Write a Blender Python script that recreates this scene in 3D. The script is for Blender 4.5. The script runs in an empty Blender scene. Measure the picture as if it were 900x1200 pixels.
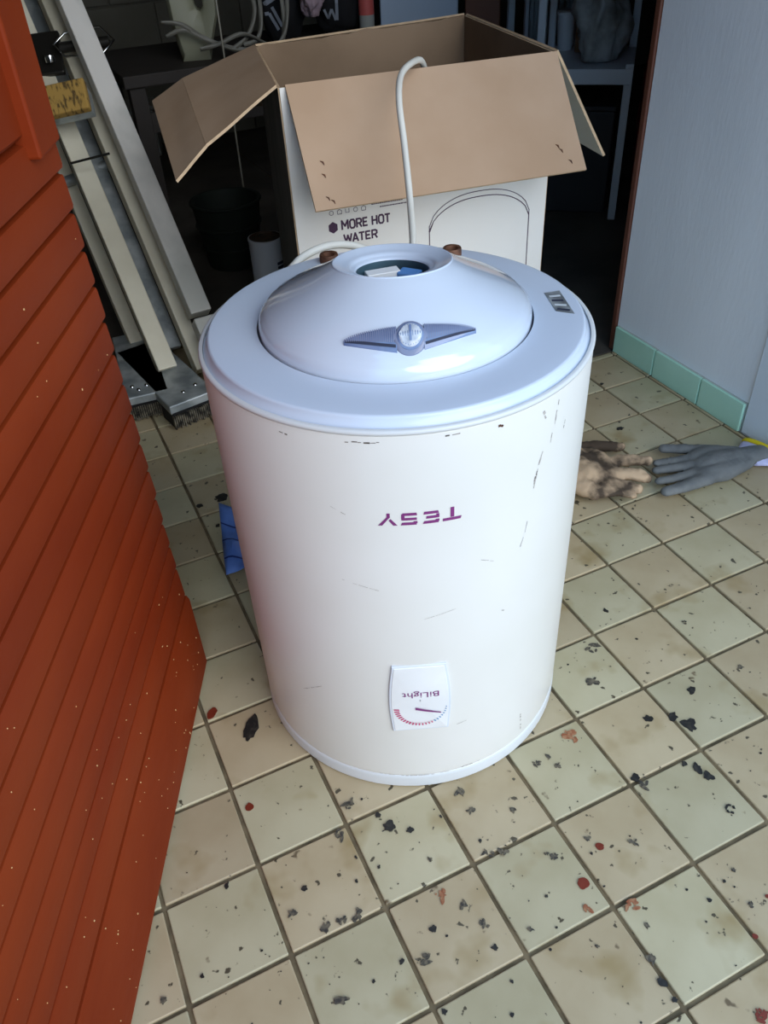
import bpy, bmesh, math, random
from mathutils import Vector, Matrix, noise
random.seed(7)
PI = math.pi
scn = bpy.context.scene
COL = scn.collection
R_ = math.radians

# ------------------------------------------------------------------ camera, sky, sun, exposure
cam_d = bpy.data.cameras.new('camera'); cam = bpy.data.objects.new('camera', cam_d); COL.objects.link(cam)
cam_d.sensor_fit = 'HORIZONTAL'; cam_d.sensor_width = 36.0; cam_d.lens = 948.8 / 900 * 36.0
cam_d.clip_start = 0.02
rx, uy, bk = Vector((.902, -.428, -.049)), Vector((.303, .551, .778)), Vector((-.306, -.717, .627))
bk.normalize(); rx = (rx - bk * rx.dot(bk)).normalized(); uy = bk.cross(rx)
M = Matrix((rx, uy, bk)).transposed().to_4x4(); M.translation = Vector((-.0368, -.5968, 1.0524))
cam.matrix_world = M
scn.camera = cam

world = bpy.data.worlds.new('sky'); scn.world = world; world.use_nodes = True
wn = world.node_tree; wn.nodes.clear()
wo = wn.nodes.new('ShaderNodeOutputWorld'); wb = wn.nodes.new('ShaderNodeBackground')
wb.inputs['Color'].default_value = (.42, .66, 1.0, 1); wb.inputs['Strength'].default_value = 2.0
wn.links.new(wb.outputs[0], wo.inputs['Surface'])

sun_d = bpy.data.lights.new('sun', 'SUN'); sun = bpy.data.objects.new('sun', sun_d); COL.objects.link(sun)
sun_d.energy = 2.3; sun_d.angle = R_(54); sun_d.color = (1.0, .93, .83)
sun.rotation_euler = Vector((-.20, .95, -.46)).to_track_quat('-Z', 'Y').to_euler()
sun.location = (1.5, -6, 4)

vs = scn.view_settings
vs.view_transform = 'Standard'; vs.look = 'None'; vs.gamma = 1.0; vs.exposure = -0.07
try: vs.use_curve_mapping = False
except Exception: pass

# ------------------------------------------------------------------ materials
def srgb(r, g, b):
    f = lambda c: (c / 255 / 12.92) if c <= 10 else ((c / 255 + .055) / 1.055) ** 2.4
    return (f(r), f(g), f(b), 1)

def mat(name, c, rough=.5, metal=0.0, var=.12, scale=8.0, c2=None, bump=0.0, bscale=60.0, coat=0.0, spec=.5, obj_rand=0.0, thr=None, stretch=None):
    m = bpy.data.materials.new(name); m.use_nodes = True
    n = m.node_tree.nodes; l = m.node_tree.links
    p = n['Principled BSDF']
    p.inputs['Roughness'].default_value = rough; p.inputs['Metallic'].default_value = metal
    p.inputs['Coat Weight'].default_value = coat; p.inputs['Coat Roughness'].default_value = .08
    p.inputs['Specular IOR Level'].default_value = spec
    tc = n.new('ShaderNodeTexCoord'); vec = tc.outputs['Object']
    if stretch:
        mp = n.new('ShaderNodeMapping'); mp.inputs['Scale'].default_value = stretch
        l.new(vec, mp.inputs['Vector']); vec = mp.outputs['Vector']
    nz = n.new('ShaderNodeTexNoise'); nz.inputs['Scale'].default_value = scale; nz.inputs['Detail'].default_value = 6
    l.new(vec, nz.inputs['Vector'])
    ra = n.new('ShaderNodeValToRGB')
    d = c2 if c2 else tuple(x * (1 - var) for x in c[:3]) + (1,)
    ra.color_ramp.elements[0].color = d; ra.color_ramp.elements[1].color = c
    a, b = thr if thr else (.35, .62)
    ra.color_ramp.elements[0].position = a; ra.color_ramp.elements[1].position = b
    l.new(nz.outputs['Fac'], ra.inputs['Fac'])
    out = ra.outputs['Color']
    if obj_rand:
        oi = n.new('ShaderNodeObjectInfo'); mr = n.new('ShaderNodeMapRange')
        mr.inputs['To Min'].default_value = 1 - obj_rand; mr.inputs['To Max'].default_value = 1 + obj_rand
        l.new(oi.outputs['Random'], mr.inputs['Value'])
        hs = n.new('ShaderNodeHueSaturation'); l.new(mr.outputs[0], hs.inputs['Value']); l.new(out, hs.inputs['Color'])
        out = hs.outputs['Color']
    l.new(out, p.inputs['Base Color'])
    if bump:
        b2 = n.new('ShaderNodeTexNoise'); b2.inputs['Scale'].default_value = bscale; b2.inputs['Detail'].default_value = 4
        l.new(vec, b2.inputs['Vector'])
        bp = n.new('ShaderNodeBump'); bp.inputs['Strength'].default_value = bump; bp.inputs['Distance'].default_value = .002
        l.new(b2.outputs['Fac'], bp.inputs['Height']); l.new(bp.outputs['Normal'], p.inputs['Normal'])
    return m

def tile_mat(name, c, c2):
    m = mat(name, c, .32, var=.1, scale=7, c2=c2, bump=.12, bscale=25, obj_rand=.07, spec=.35)
    n = m.node_tree.nodes; l = m.node_tree.links; p = n['Principled BSDF']
    src = p.inputs['Base Color'].links[0].from_socket
    tc = n['Texture Coordinate']
    geo = n.new('ShaderNodeNewGeometry')                                   # small dirt specks, unique over the whole floor
    def specks(scale, lo, hi, col, src):
        nz = n.new('ShaderNodeTexNoise'); nz.inputs['Scale'].default_value = scale; nz.inputs['Detail'].default_value = 3
        l.new(geo.outputs['Position'], nz.inputs['Vector'])
        mr = n.new('ShaderNodeMapRange'); mr.inputs['From Min'].default_value = lo; mr.inputs['From Max'].default_value = hi
        l.new(nz.outputs['Fac'], mr.inputs['Value'])
        mx = n.new('ShaderNodeMix'); mx.data_type = 'RGBA'
        l.new(mr.outputs[0], mx.inputs['Factor']); l.new(src, mx.inputs['A']); mx.inputs['B'].default_value = col
        return mx.outputs['Result']
    o = specks(11, .57, .80, srgb(150, 128, 84), src)
    o = specks(60, .665, .70, srgb(84, 76, 60), o)
    o = specks(28, .69, .73, srgb(112, 96, 72), o)
    l.new(o, p.inputs['Base Color'])
    return m

MT = {}
MT['tile_a'] = tile_mat('tile_green_grey', srgb(189, 178, 145), srgb(175, 163, 129))
MT['tile_b'] = tile_mat('tile_beige', srgb(186, 169, 136), srgb(173, 154, 120))
MT['grout'] = mat('grout', srgb(128, 112, 84), .9, scale=30, c2=srgb(92, 80, 58))
MT['skirt'] = mat('skirting_glaze', srgb(186, 230, 208), .3, scale=6, c2=srgb(174, 220, 196), bump=.05)
MT['skirt_grout'] = mat('skirting_grout', srgb(190, 196, 188), .9)
MT['plaster'] = mat('white_plaster', srgb(232, 237, 241), .85, scale=5, var=.05, bump=.25, bscale=90, stretch=(1, 1.6, .35))
MT['panelw'] = mat('white_board', srgb(218, 228, 236), .5, scale=4, var=.05)
MT['redwood'] = mat('red_stained_wood', srgb(131, 50, 18), .55, scale=2.5, c2=srgb(118, 40, 13), bump=.2, bscale=35, stretch=(1, 1, 2), obj_rand=.05, spec=.12)
MT['redwood_edge'] = mat('red_stained_edge', srgb(170, 66, 24), .55, scale=6, var=.15)
MT['speck'] = mat('pale_wood_chip', srgb(228, 190, 130), .8)
MT['jamb'] = mat('brown_door_frame', srgb(98, 56, 40), .55, scale=9, var=.25, stretch=(1, 1, .2))
MT['white'] = mat('white_enamel', srgb(226, 223, 216), .28, scale=3, c2=srgb(220, 217, 208), spec=.5)
MT['cap'] = mat('white_plastic_cap', srgb(206, 216, 229), .20, scale=3, c2=srgb(200, 211, 226), spec=.5)
MT['dome'] = mat('glossy_white_dome', srgb(208, 217, 228), .10, scale=3, c2=srgb(203, 213, 226), spec=.6, coat=.8)
MT['ring'] = mat('bottom_ring_plastic', srgb(212, 214, 213), .35, scale=4, var=.05)
MT['shade_gap'] = mat('joint_shade', srgb(70, 72, 84), .8)  # dark tone for the shadow line in the gap
MT['lens'] = mat('blue_grey_lens', srgb(118, 136, 170), .12, scale=30, c2=srgb(90, 108, 146), coat=.6)
MT['lens_rim'] = mat('lens_rim', srgb(128, 136, 162), .2, scale=12, var=.1, coat=.4)
MT['lens_clear'] = mat('clear_lens', srgb(214, 220, 226), .12, scale=60, c2=srgb(150, 158, 170), coat=.6)
MT['purple'] = mat('purple_print', srgb(128, 48, 116), .5)
MT['purple_dk'] = mat('dark_purple_print', srgb(66, 34, 66), .6)
MT['magenta'] = mat('magenta_print', srgb(200, 60, 110), .5)
MT['blueprint'] = mat('blue_print', srgb(70, 140, 190), .5)
MT['gpanel'] = mat('panel_plastic', srgb(240, 240, 238), .3)
MT['gpanel_rim'] = mat('panel_rim', srgb(222, 227, 234), .3)
MT['hole'] = mat('flange_interior', srgb(74, 104, 116), .5, scale=14, c2=srgb(44, 64, 76))
MT['bluepiece'] = mat('blue_insulation', srgb(96, 150, 214), .5, scale=30, var=.2)
MT['sticker'] = mat('silver_sticker', srgb(150, 156, 158), .4, scale=40, c2=srgb(96, 100, 102))
MT['sticker_hi'] = mat('silver_sticker_pale', srgb(206, 212, 214), .35)
MT['rust'] = mat('rusty_brass', srgb(120, 82, 60), .6, .4, scale=60, c2=srgb(70, 44, 34))
MT['cord'] = mat('white_cord', srgb(226, 224, 214), .45)
MT['scuff'] = mat('grey_scuff', srgb(150, 142, 132), .8, scale=200, c2=srgb(196, 190, 182))
MT['scuff_dk'] = mat('dark_scuff', srgb(80, 72, 66), .8, scale=200, c2=srgb(150, 140, 130))
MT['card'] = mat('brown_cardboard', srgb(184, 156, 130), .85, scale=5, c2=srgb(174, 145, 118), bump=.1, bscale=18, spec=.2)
MT['card_in_shade'] = mat('brown_cardboard_shaded', srgb(150, 126, 102), .88, scale=4, c2=srgb(130, 108, 86), bump=.25, bscale=10, spec=.2)  # same brown card, darkened in colour for the shade inside the carton
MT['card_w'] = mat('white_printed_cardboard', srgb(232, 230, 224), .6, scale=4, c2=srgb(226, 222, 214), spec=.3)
MT['card_side_shade'] = mat('shaded_cardboard_side', srgb(92, 88, 80), .7, scale=9, c2=srgb(60, 56, 50), stretch=(1, 1, .3))  # carton side turned from the light: its shade is in the colour
MT['card_w_shade'] = mat('white_cardboard_shaded', srgb(206, 206, 196), .8, scale=5, var=.06)  # white card greyed: shade of the flap's underside put into the colour
MT['card_edge'] = mat('cardboard_edge', srgb(200, 172, 138), .9, scale=60, var=.2)
MT['alu'] = mat('aluminium', srgb(236, 232, 224), .42, .15, scale=6, c2=srgb(186, 186, 178), stretch=(1, 1, .2), bump=.05)
MT['alu_warm'] = mat('aluminium_yellowish', srgb(234, 228, 206), .45, .1, scale=5, c2=srgb(216, 209, 186))  # yellower tone than the plain aluminium
MT['zinc'] = mat('zinc_sheet', srgb(190, 196, 196), .4, .4, scale=18, c2=srgb(140, 148, 150))
MT['steel_dk'] = mat('dark_steel', srgb(46, 44, 40), .4, .6)
MT['chrome'] = mat('chrome_wire', srgb(226, 226, 224), .15, 1.0)
MT['rubber_y'] = mat('worn_yellow_rubber', srgb(176, 140, 70), .85, scale=45, c2=srgb(90, 70, 36), bump=.5, thr=(.36, .5), stretch=(3, 1, 1))
MT['rubber_b'] = mat('ribbed_rubber', srgb(132, 124, 106), .9, scale=70, c2=srgb(30, 28, 26))
MT['rubber_k'] = mat('black_rubber', srgb(22, 22, 22), .8)
MT['glove_b'] = mat('brown_leather', srgb(188, 160, 128), .85, scale=18, c2=srgb(70, 56, 42), bump=.6, bscale=80, thr=(.42, .58))
MT['glove_g'] = mat('grey_glove_coating', srgb(116, 117, 114), .8, scale=25, c2=srgb(98, 100, 99), bump=.5, bscale=150)
MT['cuff'] = mat('lilac_knit', srgb(206, 204, 236), .9, scale=90, var=.1, bump=.4, bscale=200)
MT['hem'] = mat('yellow_hem', srgb(232, 208, 24), .8, scale=80, var=.12)
MT['bluewrap'] = mat('blue_plastic_wrap', srgb(104, 138, 206), .35, scale=18, c2=srgb(84, 116, 186))
MT['blueline'] = mat('dark_blue_print', srgb(24, 44, 110), .5)
MT['tar'] = mat('black_paint', srgb(34, 32, 29), .5, scale=120, c2=srgb(62, 58, 50), thr=(.3, .5))
MT['tar_grey'] = mat('grey_black_smear', srgb(54, 50, 44), .7, scale=200, c2=srgb(112, 102, 82))
MT['redpaint'] = mat('red_brown_paint', srgb(122, 48, 30), .4, scale=60, var=.15)
MT['orangepaint'] = mat('orange_brown_smear', srgb(140, 78, 46), .7, scale=150, c2=srgb(168, 124, 88))
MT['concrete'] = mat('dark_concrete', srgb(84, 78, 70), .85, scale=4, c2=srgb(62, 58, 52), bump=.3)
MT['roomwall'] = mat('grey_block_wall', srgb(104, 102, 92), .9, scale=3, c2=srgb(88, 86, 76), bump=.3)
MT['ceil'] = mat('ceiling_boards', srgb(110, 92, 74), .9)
MT['ground'] = mat('sunlit_yard_gravel', srgb(190, 178, 156), .9, scale=3, bump=.3)
MT['offwhite'] = mat('white_painted_metal', srgb(206, 214, 220), .4, scale=5, var=.06)
MT['greyplas'] = mat('grey_plastic', srgb(150, 152, 146), .5, var=.05)
MT['palegreen'] = mat('pale_plastic', srgb(146, 146, 124), .5, var=.06)
MT['strap'] = mat('translucent_strapping', srgb(120, 118, 108), .5, var=.2)
MT['blackcloth'] = mat('black_cloth', srgb(20, 20, 23), .9, bump=.4, bscale=30)
MT['pinkcloth'] = mat('pink_grey_cloth', srgb(176, 152, 160), .9, scale=8, var=.2, bump=.4)
MT['stripe'] = mat('pale_stripe', srgb(150, 156, 166), .8)
MT['bluepanel'] = mat('pale_blue_panel', srgb(170, 186, 204), .5, var=.06, scale=3)
MT['brownwood'] = mat('brown_wood', srgb(104, 62, 40), .6, scale=6, var=.25, stretch=(1, 1, .15))
MT['brownboard'] = mat('brown_fibreboard', srgb(120, 92, 66), .8, scale=6, var=.15)
MT['corr'] = mat('corrugated_grey', srgb(132, 146, 150), .5, var=.08)
MT['bag'] = mat('translucent_plastic_bag', srgb(176, 182, 182), .3, scale=14, c2=srgb(120, 124, 120), bump=.7, bscale=22)
MT['darkbox'] = mat('dark_crate', srgb(34, 34, 36), .6, var=.2)
MT['redbarrel'] = mat('dark_red_plastic', srgb(128, 30, 24), .5, var=.15, scale=5)
MT['basket'] = mat('dark_green_basket', srgb(20, 30, 22), .7, scale=30, var=.3)
MT['darkwood'] = mat('dark_stained_wood', srgb(52, 46, 42), .7, scale=6, var=.25)
MT['tin'] = mat('white_tin', srgb(206, 208, 212), .35, scale=6, var=.05)
MT['tinlid'] = mat('rusty_tin_lid', srgb(96, 72, 50), .6, .3, scale=30, c2=srgb(46, 36, 28))
MT['navy'] = mat('navy_print', srgb(40, 46, 66), .6)
MT['pinkred'] = mat('red_label', srgb(186, 84, 78), .6)
MT['rod'] = mat('grey_rod', srgb(150, 146, 132), .5, .3)

# ------------------------------------------------------------------ object helpers
def tag(o, label=None, cat=None, group=None, kind=None):
    if label: o['label'] = label
    if cat: o['category'] = cat
    if group: o['group'] = group
    if kind: o['kind'] = kind
    return o
def empty(name, loc=(0, 0, 0), label=None, cat=None, group=None, kind=None, parent=None):
    o = bpy.data.objects.new(name, None); COL.objects.link(o); o.location = loc; o.empty_display_size = .05
    if parent: o.parent = parent
    return tag(o, label, cat, group, kind)
def link(name, me, parent=None, m=None):
    o = bpy.data.objects.new(name, me); COL.objects.link(o)
    if m and not me.materials: me.materials.append(MT[m])
    if parent:
        o.parent = parent
        o.matrix_parent_inverse = Matrix.Translation(-parent.location)
    return o

class G:
    """collects geometry (world coordinates) for ONE mesh object"""
    def __init__(s): s.bm = bmesh.new()
    def quad(s, *ps, mi=0):
        f = s.bm.faces.new([s.bm.verts.new(p) for p in ps]); f.material_index = mi; return s
    def hexa(s, lo, hi):
        """lo, hi: 4 points each, same order"""
        a = [s.bm.verts.new(p) for p in lo]; b = [s.bm.verts.new(p) for p in hi]
        s.bm.faces.new(a[::-1]); s.bm.faces.new(b)
        for i in range(4): s.bm.faces.new((a[i], a[(i + 1) % 4], b[(i + 1) % 4], b[i]))
        return s
    def box(s, x0, x1, y0, y1, z0, z1):
        return s.hexa([(x0, y0, z0), (x1, y0, z0), (x1, y1, z0), (x0, y1, z0)], [(x0, y0, z1), (x1, y0, z1), (x1, y1, z1), (x0, y1, z1)])
    def obox(s, c, ax, ay, az, hx, hy, hz):
        c, ax, ay, az = Vector(c), Vector(ax).normalized(), Vector(ay).normalized(), Vector(az).normalized()
        q = [(-1, -1), (1, -1), (1, 1), (-1, 1)]
        return s.hexa([c + ax * hx * i + ay * hy * j - az * hz for i, j in q], [c + ax * hx * i + ay * hy * j + az * hz for i, j in q])
    def prism(s, pts, vec):
        vec = Vector(vec); a = [s.bm.verts.new(p) for p in pts]; b = [s.bm.verts.new(Vector(p) + vec) for p in pts]
        n = len(a); s.bm.faces.new(a[::-1]); s.bm.faces.new(b)
        for i in range(n): s.bm.faces.new((a[i], a[(i + 1) % n], b[(i + 1) % n], b[i]))
        return s
    def lathe(s, prof, c, seg=64, closed=False):
        rows = []
        for r, z in prof:
            if r < 1e-6: rows.append([s.bm.verts.new((c[0], c[1], c[2] + z))])
            else: rows.append([s.bm.verts.new((c[0] + r * math.cos(2 * PI * k / seg), c[1] + r * math.sin(2 * PI * k / seg), c[2] + z)) for k in range(seg)])
        pr = list(zip(rows, rows[1:])) + ([(rows[-1], rows[0])] if closed else [])
        for a, b in pr:
            for k in range(seg):
                k2 = (k + 1) % seg
                if len(a) == 1 and len(b) == 1: continue
                if len(a) == 1: s.bm.faces.new((a[0], b[k2], b[k]))
                elif len(b) == 1: s.bm.faces.new((a[k], a[k2], b[0]))
                else: s.bm.faces.new((a[k], a[k2], b[k2], b[k]))
        return s
    def tube(s, pts, rad, seg=10, cap=True, closed=False):
        pts = [Vector(p) for p in pts]; n = len(pts); rows = []
        rad = rad if isinstance(rad, (list, tuple)) else [rad] * n
        up = None
        for i, p in enumerate(pts):
            if closed: t = pts[(i + 1) % n] - pts[i - 1]
            else: t = pts[min(i + 1, n - 1)] - pts[max(i - 1, 0)]
            t.normalize()
            if up is None: up = t.orthogonal().normalized()
            up = (up - t * up.dot(t)).normalized(); v = t.cross(up)
            rows.append([s.bm.verts.new(p + (up * math.cos(2 * PI * k / seg) + v * math.sin(2 * PI * k / seg)) * rad[i]) for k in range(seg)])
        for a, b in list(zip(rows, rows[1:])) + ([(rows[-1], rows[0])] if closed else []):
            for k in range(seg): s.bm.faces.new((a[k], a[(k + 1) % seg], b[(k + 1) % seg], b[k]))
        if cap and not closed: s.bm.faces.new(rows[0][::-1]); s.bm.faces.new(rows[-1])
        return s
    def grid(s, rows):
        vv = [[s.bm.verts.new(p) for p in r] for r in rows]
        for a, b in zip(vv, vv[1:]):
            for k in range(len(a) - 1): s.bm.faces.new((a[k], a[k + 1], b[k + 1], b[k]))
        return s
    def mesh(s, name, m=None, smooth=None, bevel=0, seg=2):
        bmesh.ops.recalc_face_normals(s.bm, faces=s.bm.faces)
        if bevel: bmesh.ops.bevel(s.bm, geom=[e for e in s.bm.edges if len(e.link_faces) == 2 and e.calc_face_angle(0) > .5], offset=bevel, segments=seg, profile=.5, affect='EDGES', clamp_overlap=True)
        me = bpy.data.meshes.new(name); s.bm.to_mesh(me); s.bm.free()
        for k in ([m] if isinstance(m, str) else (m or [])): me.materials.append(MT[k])
        if smooth is not None:
            me.shade_smooth() if smooth >= 180 else me.set_sharp_from_angle(angle=R_(smooth))
            if smooth < 180:
                for p in me.polygons: p.use_smooth = True
        return me
    def build(s, name, m=None, parent=None, smooth=None, bevel=0, seg=2):
        return link(name, s.mesh(name, m, smooth, bevel, seg), parent)

def smooth_path(pts, n=8):
    pts = [Vector(p) for p in pts]; out = []
    for i in range(len(pts) - 1):
        p0, p1, p2, p3 = pts[max(i - 1, 0)], pts[i], pts[i + 1], pts[min(i + 2, len(pts) - 1)]
        for k in range(n):
            t = k / n
            out.append(.5 * ((2 * p1) + (p2 - p0) * t + (2 * p0 - 5 * p1 + 4 * p2 - p3) * t * t + (3 * p1 - p0 - 3 * p2 + p3) * t ** 3))
    out.append(pts[-1]); return out

def text_polys(txt, size, bold=0.0):
    """flat text outline as a list of vertices and polygons in the xy plane"""
    cu = bpy.data.curves.new('lettering', 'FONT'); cu.body = txt; cu.size = size; cu.offset = bold; cu.resolution_u = 3; cu.align_x = 'LEFT'
    o = bpy.data.objects.new('lettering', cu); COL.objects.link(o)
    dg = bpy.context.evaluated_depsgraph_get(); me = bpy.data.meshes.new_from_object(o.evaluated_get(dg))
    V = [v.co.copy() for v in me.vertices]; P = [tuple(p.vertices) for p in me.polygons]
    bpy.data.objects.remove(o); bpy.data.meshes.remove(me); bpy.data.curves.remove(cu)
    x0 = min(v.x for v in V); x1 = max(v.x for v in V); y0 = min(v.y for v in V); y1 = max(v.y for v in V)
    return V, P, (x0, x1, y0, y1)

def stroke2d(path, w):
    """polyline -> list of quads (2D)"""
    out = []; n = len(path)
    L = []
    for i in range(n):
        a = Vector(path[max(i - 1, 0)]); b = Vector(path[min(i + 1, n - 1)]); p = Vector(path[i])
        t = (b - a).normalized(); nn = Vector((-t.y, t.x))
        k = 1.0
        if 0 < i < n - 1:
            t1 = (p - a).normalized(); k = 1 / max(.5, abs(Vector((-t1.y, t1.x)).dot(nn)))
        L.append((p + nn * w / 2 * k, p - nn * w / 2 * k))
    for (a, b), (c, d) in zip(L, L[1:]): out.append((a, b, d, c))
    return out

# ------------------------------------------------------------------ THE SETTING
S = .13                                   # pitch of the floor tiles
WX = 1.317                                # face of the right-hand wall
floor = G().box(-3.0, 5.2, -1.7, 4.2, -.16, -.0045).build('floor', 'grout'); tag(floor, kind='structure')
tmesh = G().box(-.0621, .0621, -.0621, .0621, -.008, 0).mesh('tile', None, bevel=.0016, seg=2)
tmesh.materials.append(MT['tile_a'])
for i in range(-4, 11):
    for b in range(-12, 5):
        x0, x1, y0, y1 = i * S, (i + 1) * S, -(b + 1) * S, -b * S
        if x1 > .98 and y1 > .94: y1 = .93
        if x1 > WX: x1 = WX - .004
        if x1 - x0 < .012 or y1 - y0 < .02: continue
        if x1 < -.25 and y0 > .3: continue
        full = abs(x1 - x0 - S) < 1e-6 and abs(y1 - y0 - S) < 1e-6
        rz = random.uniform(-.0006, .0003); tlt = (random.uniform(-.003, .003), random.uniform(-.003, .003), random.uniform(-.008, .008))
        if full: t = link('tile', tmesh, floor); t.location = ((x0 + x1) / 2, (y0 + y1) / 2, rz)
        else:
            hx, hy = (x1 - x0 - .0058) / 2, (y1 - y0 - .0058) / 2
            t = link('tile', G().box(-hx, hx, -hy, hy, -.008, 0).mesh('cut_tile', 'tile_a', bevel=.0015), floor); t.location = ((x0 + x1) / 2, (y0 + y1) / 2, rz)
        t.rotation_euler = tlt
        t.material_slots[0].link = 'OBJECT'; t.material_slots[0].material = MT['tile_b' if (i + b) % 2 == 0 else 'tile_a']
# dark concrete of the store room, flush with the tiles
def slab(x0, x1, y0, y1): return G().box(x0, x1, y0, y1, -.0046, -.001)
slab(-1.0, 1.04, 1.69, 4.1).box(1.046, 5.0, .936, 4.1, -.0046, -.001).build('concrete_screed', 'concrete', floor)
ground = G().box(-14, 14, -24, -1.72, -.3, -.02).build('ground', 'ground'); tag(ground, kind='structure')

# paint stains on the tiles, each a thin skin of dried paint
def blob(x, y, r, m, name, asp=1.0, ang=0.0, rag=.35, n=18, z=.0005):
    g = G(); ph = random.uniform(0, 9); r *= .88
    vs_ = []
    for k in range(n):
        a = 2 * PI * k / n
        rr = r * (1 + rag * noise.noise(Vector((math.cos(a) * 1.6 + ph, math.sin(a) * 1.6, ph))) * 2)
        px, py = rr * math.cos(a) * asp, rr * math.sin(a)
        vs_.append((x + px * math.cos(ang) - py * math.sin(ang), y + px * math.sin(ang) + py * math.cos(ang), z))
    g.prism(vs_, (0, 0, .0009)); g.build(name, m, floor)
def smear(x, y, r, m, name, k=7):
    g = G()
    for _ in range(k):
        a = random.uniform(0, 2 * PI); d = r * random.uniform(.1, 1.1); cx, cy = x + d * math.cos(a), y + d * .8 * math.sin(a)
        rr = r * random.uniform(.12, .42); ph = random.uniform(0, 9); asp = random.uniform(1, 2.2); an = random.uniform(0, PI); pts = []
        for q in range(9):
            t = 2 * PI * q / 9; w = rr * (1 + .7 * noise.noise(Vector((math.cos(t) + ph, math.sin(t), ph))))
            px, py = w * math.cos(t) * asp, w * math.sin(t) / asp ** .5
            pts.append((cx + px * math.cos(an) - py * math.sin(an), cy + px * math.sin(an) + py * math.cos(an), .0005))
        g.prism([(p[0], p[1], p[2] + .00006 * _) for p in pts], (0, 0, .0006))
    g.build(name, m, floor)
for k, x, y, r, asp in [
    ('t',0.058,0.216,0.0122,2.2), ('t',0.184,-0.030,0.0075,1.3), ('t',0.176,-0.008,0.0044,1.0), ('t',0.207,-0.049,0.0043,1.2), ('t',0.045,-0.059,0.0041,1.0), ('g',0.019,-0.082,0.0050,1.3),
    ('g',0.051,-0.118,0.0059,1.5), ('s',0.090,-0.124,0.0099,1.0), ('s',0.073,-0.119,0.0066,1.0), ('t',0.172,-0.181,0.0048,1.0), ('s',0.144,-0.210,0.0094,1.0), ('t',0.119,-0.198,0.0028,1.4),
    ('t',0.139,-0.270,0.0036,1.0), ('g',0.036,-0.206,0.0046,2.0), ('s',0.221,-0.171,0.0066,1.0), ('t',-0.107,-0.104,0.0029,1.0), ('t',-0.047,-0.009,0.0031,1.6), ('s',0.150,0.026,0.0098,1.0),
    ('s',0.117,-0.010,0.0083,1.0), ('s',0.294,-0.028,0.0074,1.0), ('g',-0.156,-0.110,0.0037,1.2), ('s',0.285,-0.129,0.0092,1.0), ('s',0.305,-0.131,0.0080,1.0), ('g',0.296,-0.061,0.0054,1.2),
    ('g',0.349,-0.088,0.0043,1.0), ('g',0.361,-0.170,0.0051,1.3), ('s',0.537,-0.136,0.0109,1.0), ('t',0.533,-0.124,0.0066,1.2), ('t',0.623,-0.153,0.0066,1.4),
    ('t',0.628,-0.169,0.0076,1.2), ('s',0.469,-0.201,0.0068,1.0), ('g',0.416,-0.169,0.0041,1.2), ('s',0.233,-0.205,0.0075,1.0), 
    ('t',0.229,-0.235,0.0038,1.2), ('g',0.446,-0.056,0.0045,1.3), ('g',0.443,-0.038,0.0045,1.0), ('g',0.412,-0.297,0.0038,1.0), ('g',0.392,-0.331,0.0055,1.5), ('t',0.385,-0.356,0.0045,1.7),
    ('t',0.386,-0.378,0.0035,1.0), ('t',0.537,-0.297,0.0024,1.0), ('t',0.503,-0.307,0.0029,1.0), ('s',0.279,-0.235,0.0053,1.0), ('s',0.421,-0.040,0.0063,1.0), ('g',0.586,0.047,0.0086,1.5),
    ('s',0.629,0.104,0.0113,1.0), ('t',0.702,0.165,0.0040,1.3), ('t',0.616,-0.051,0.0070,1.1), ('t',0.664,-0.087,0.0104,1.5), ('t',0.653,-0.066,0.0070,1.3), ('t',0.712,-0.039,0.0060,1.4),
    ('g',0.815,-0.039,0.0037,1.6), ('t',0.611,-0.138,0.0044,1.0), ('s',0.802,0.077,0.0058,1.0), ('t',0.191,0.821,0.0135,1.4), ('t',0.140,0.815,0.0067,1.4), ('t',0.156,0.732,0.0048,1.3),
    ('t',1.090,0.620,0.0070,1.3), ('t',1.177,0.805,0.0057,1.0), ('t',0.123,-0.051,0.0021,1.0), ('t',0.110,-0.081,0.0026,1.0), ('t',0.145,-0.077,0.0026,1.0), ('s',0.210,-0.099,0.0034,1.0),
    ('t',0.254,-0.050,0.0022,1.0), ('t',0.285,-0.106,0.0026,1.0), ('s',0.354,-0.162,0.0034,1.0), ('t',0.408,-0.189,0.0020,1.0), ('t',0.322,-0.210,0.0020,1.0), ('s',0.342,-0.290,0.0031,1.0),
    ('t',0.227,-0.277,0.0023,1.0), ('g',0.559,-0.291,0.0025,1.0), ('s',0.544,-0.336,0.0042,1.0), ('t',0.079,-0.203,0.0023,1.0), ('t',0.208,-0.308,0.0027,1.0), ('o',0.618,-0.223,0.0081,1.0),
    ('r',0.014,0.275,0.0075,1.8), ('r',0.016,0.088,0.0067,1.1), ('r',0.424,-0.186,0.0062,1.0), ('r',0.374,-0.218,0.0079,1.1), ('r',0.521,-0.366,0.0037,1.0), ('r',0.571,-0.336,0.0029,1.0),
    ('q',0.202,-0.147,0.0089,1.0), ('q',0.491,-0.022,0.0128,1.0), ('q',0.413,-0.266,0.0097,1.0), ('R',0.464,-0.434,0.0086,1.0), ('q',0.361,-0.248,0.0065,1.0),]:
    an = random.uniform(0, PI)
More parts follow.
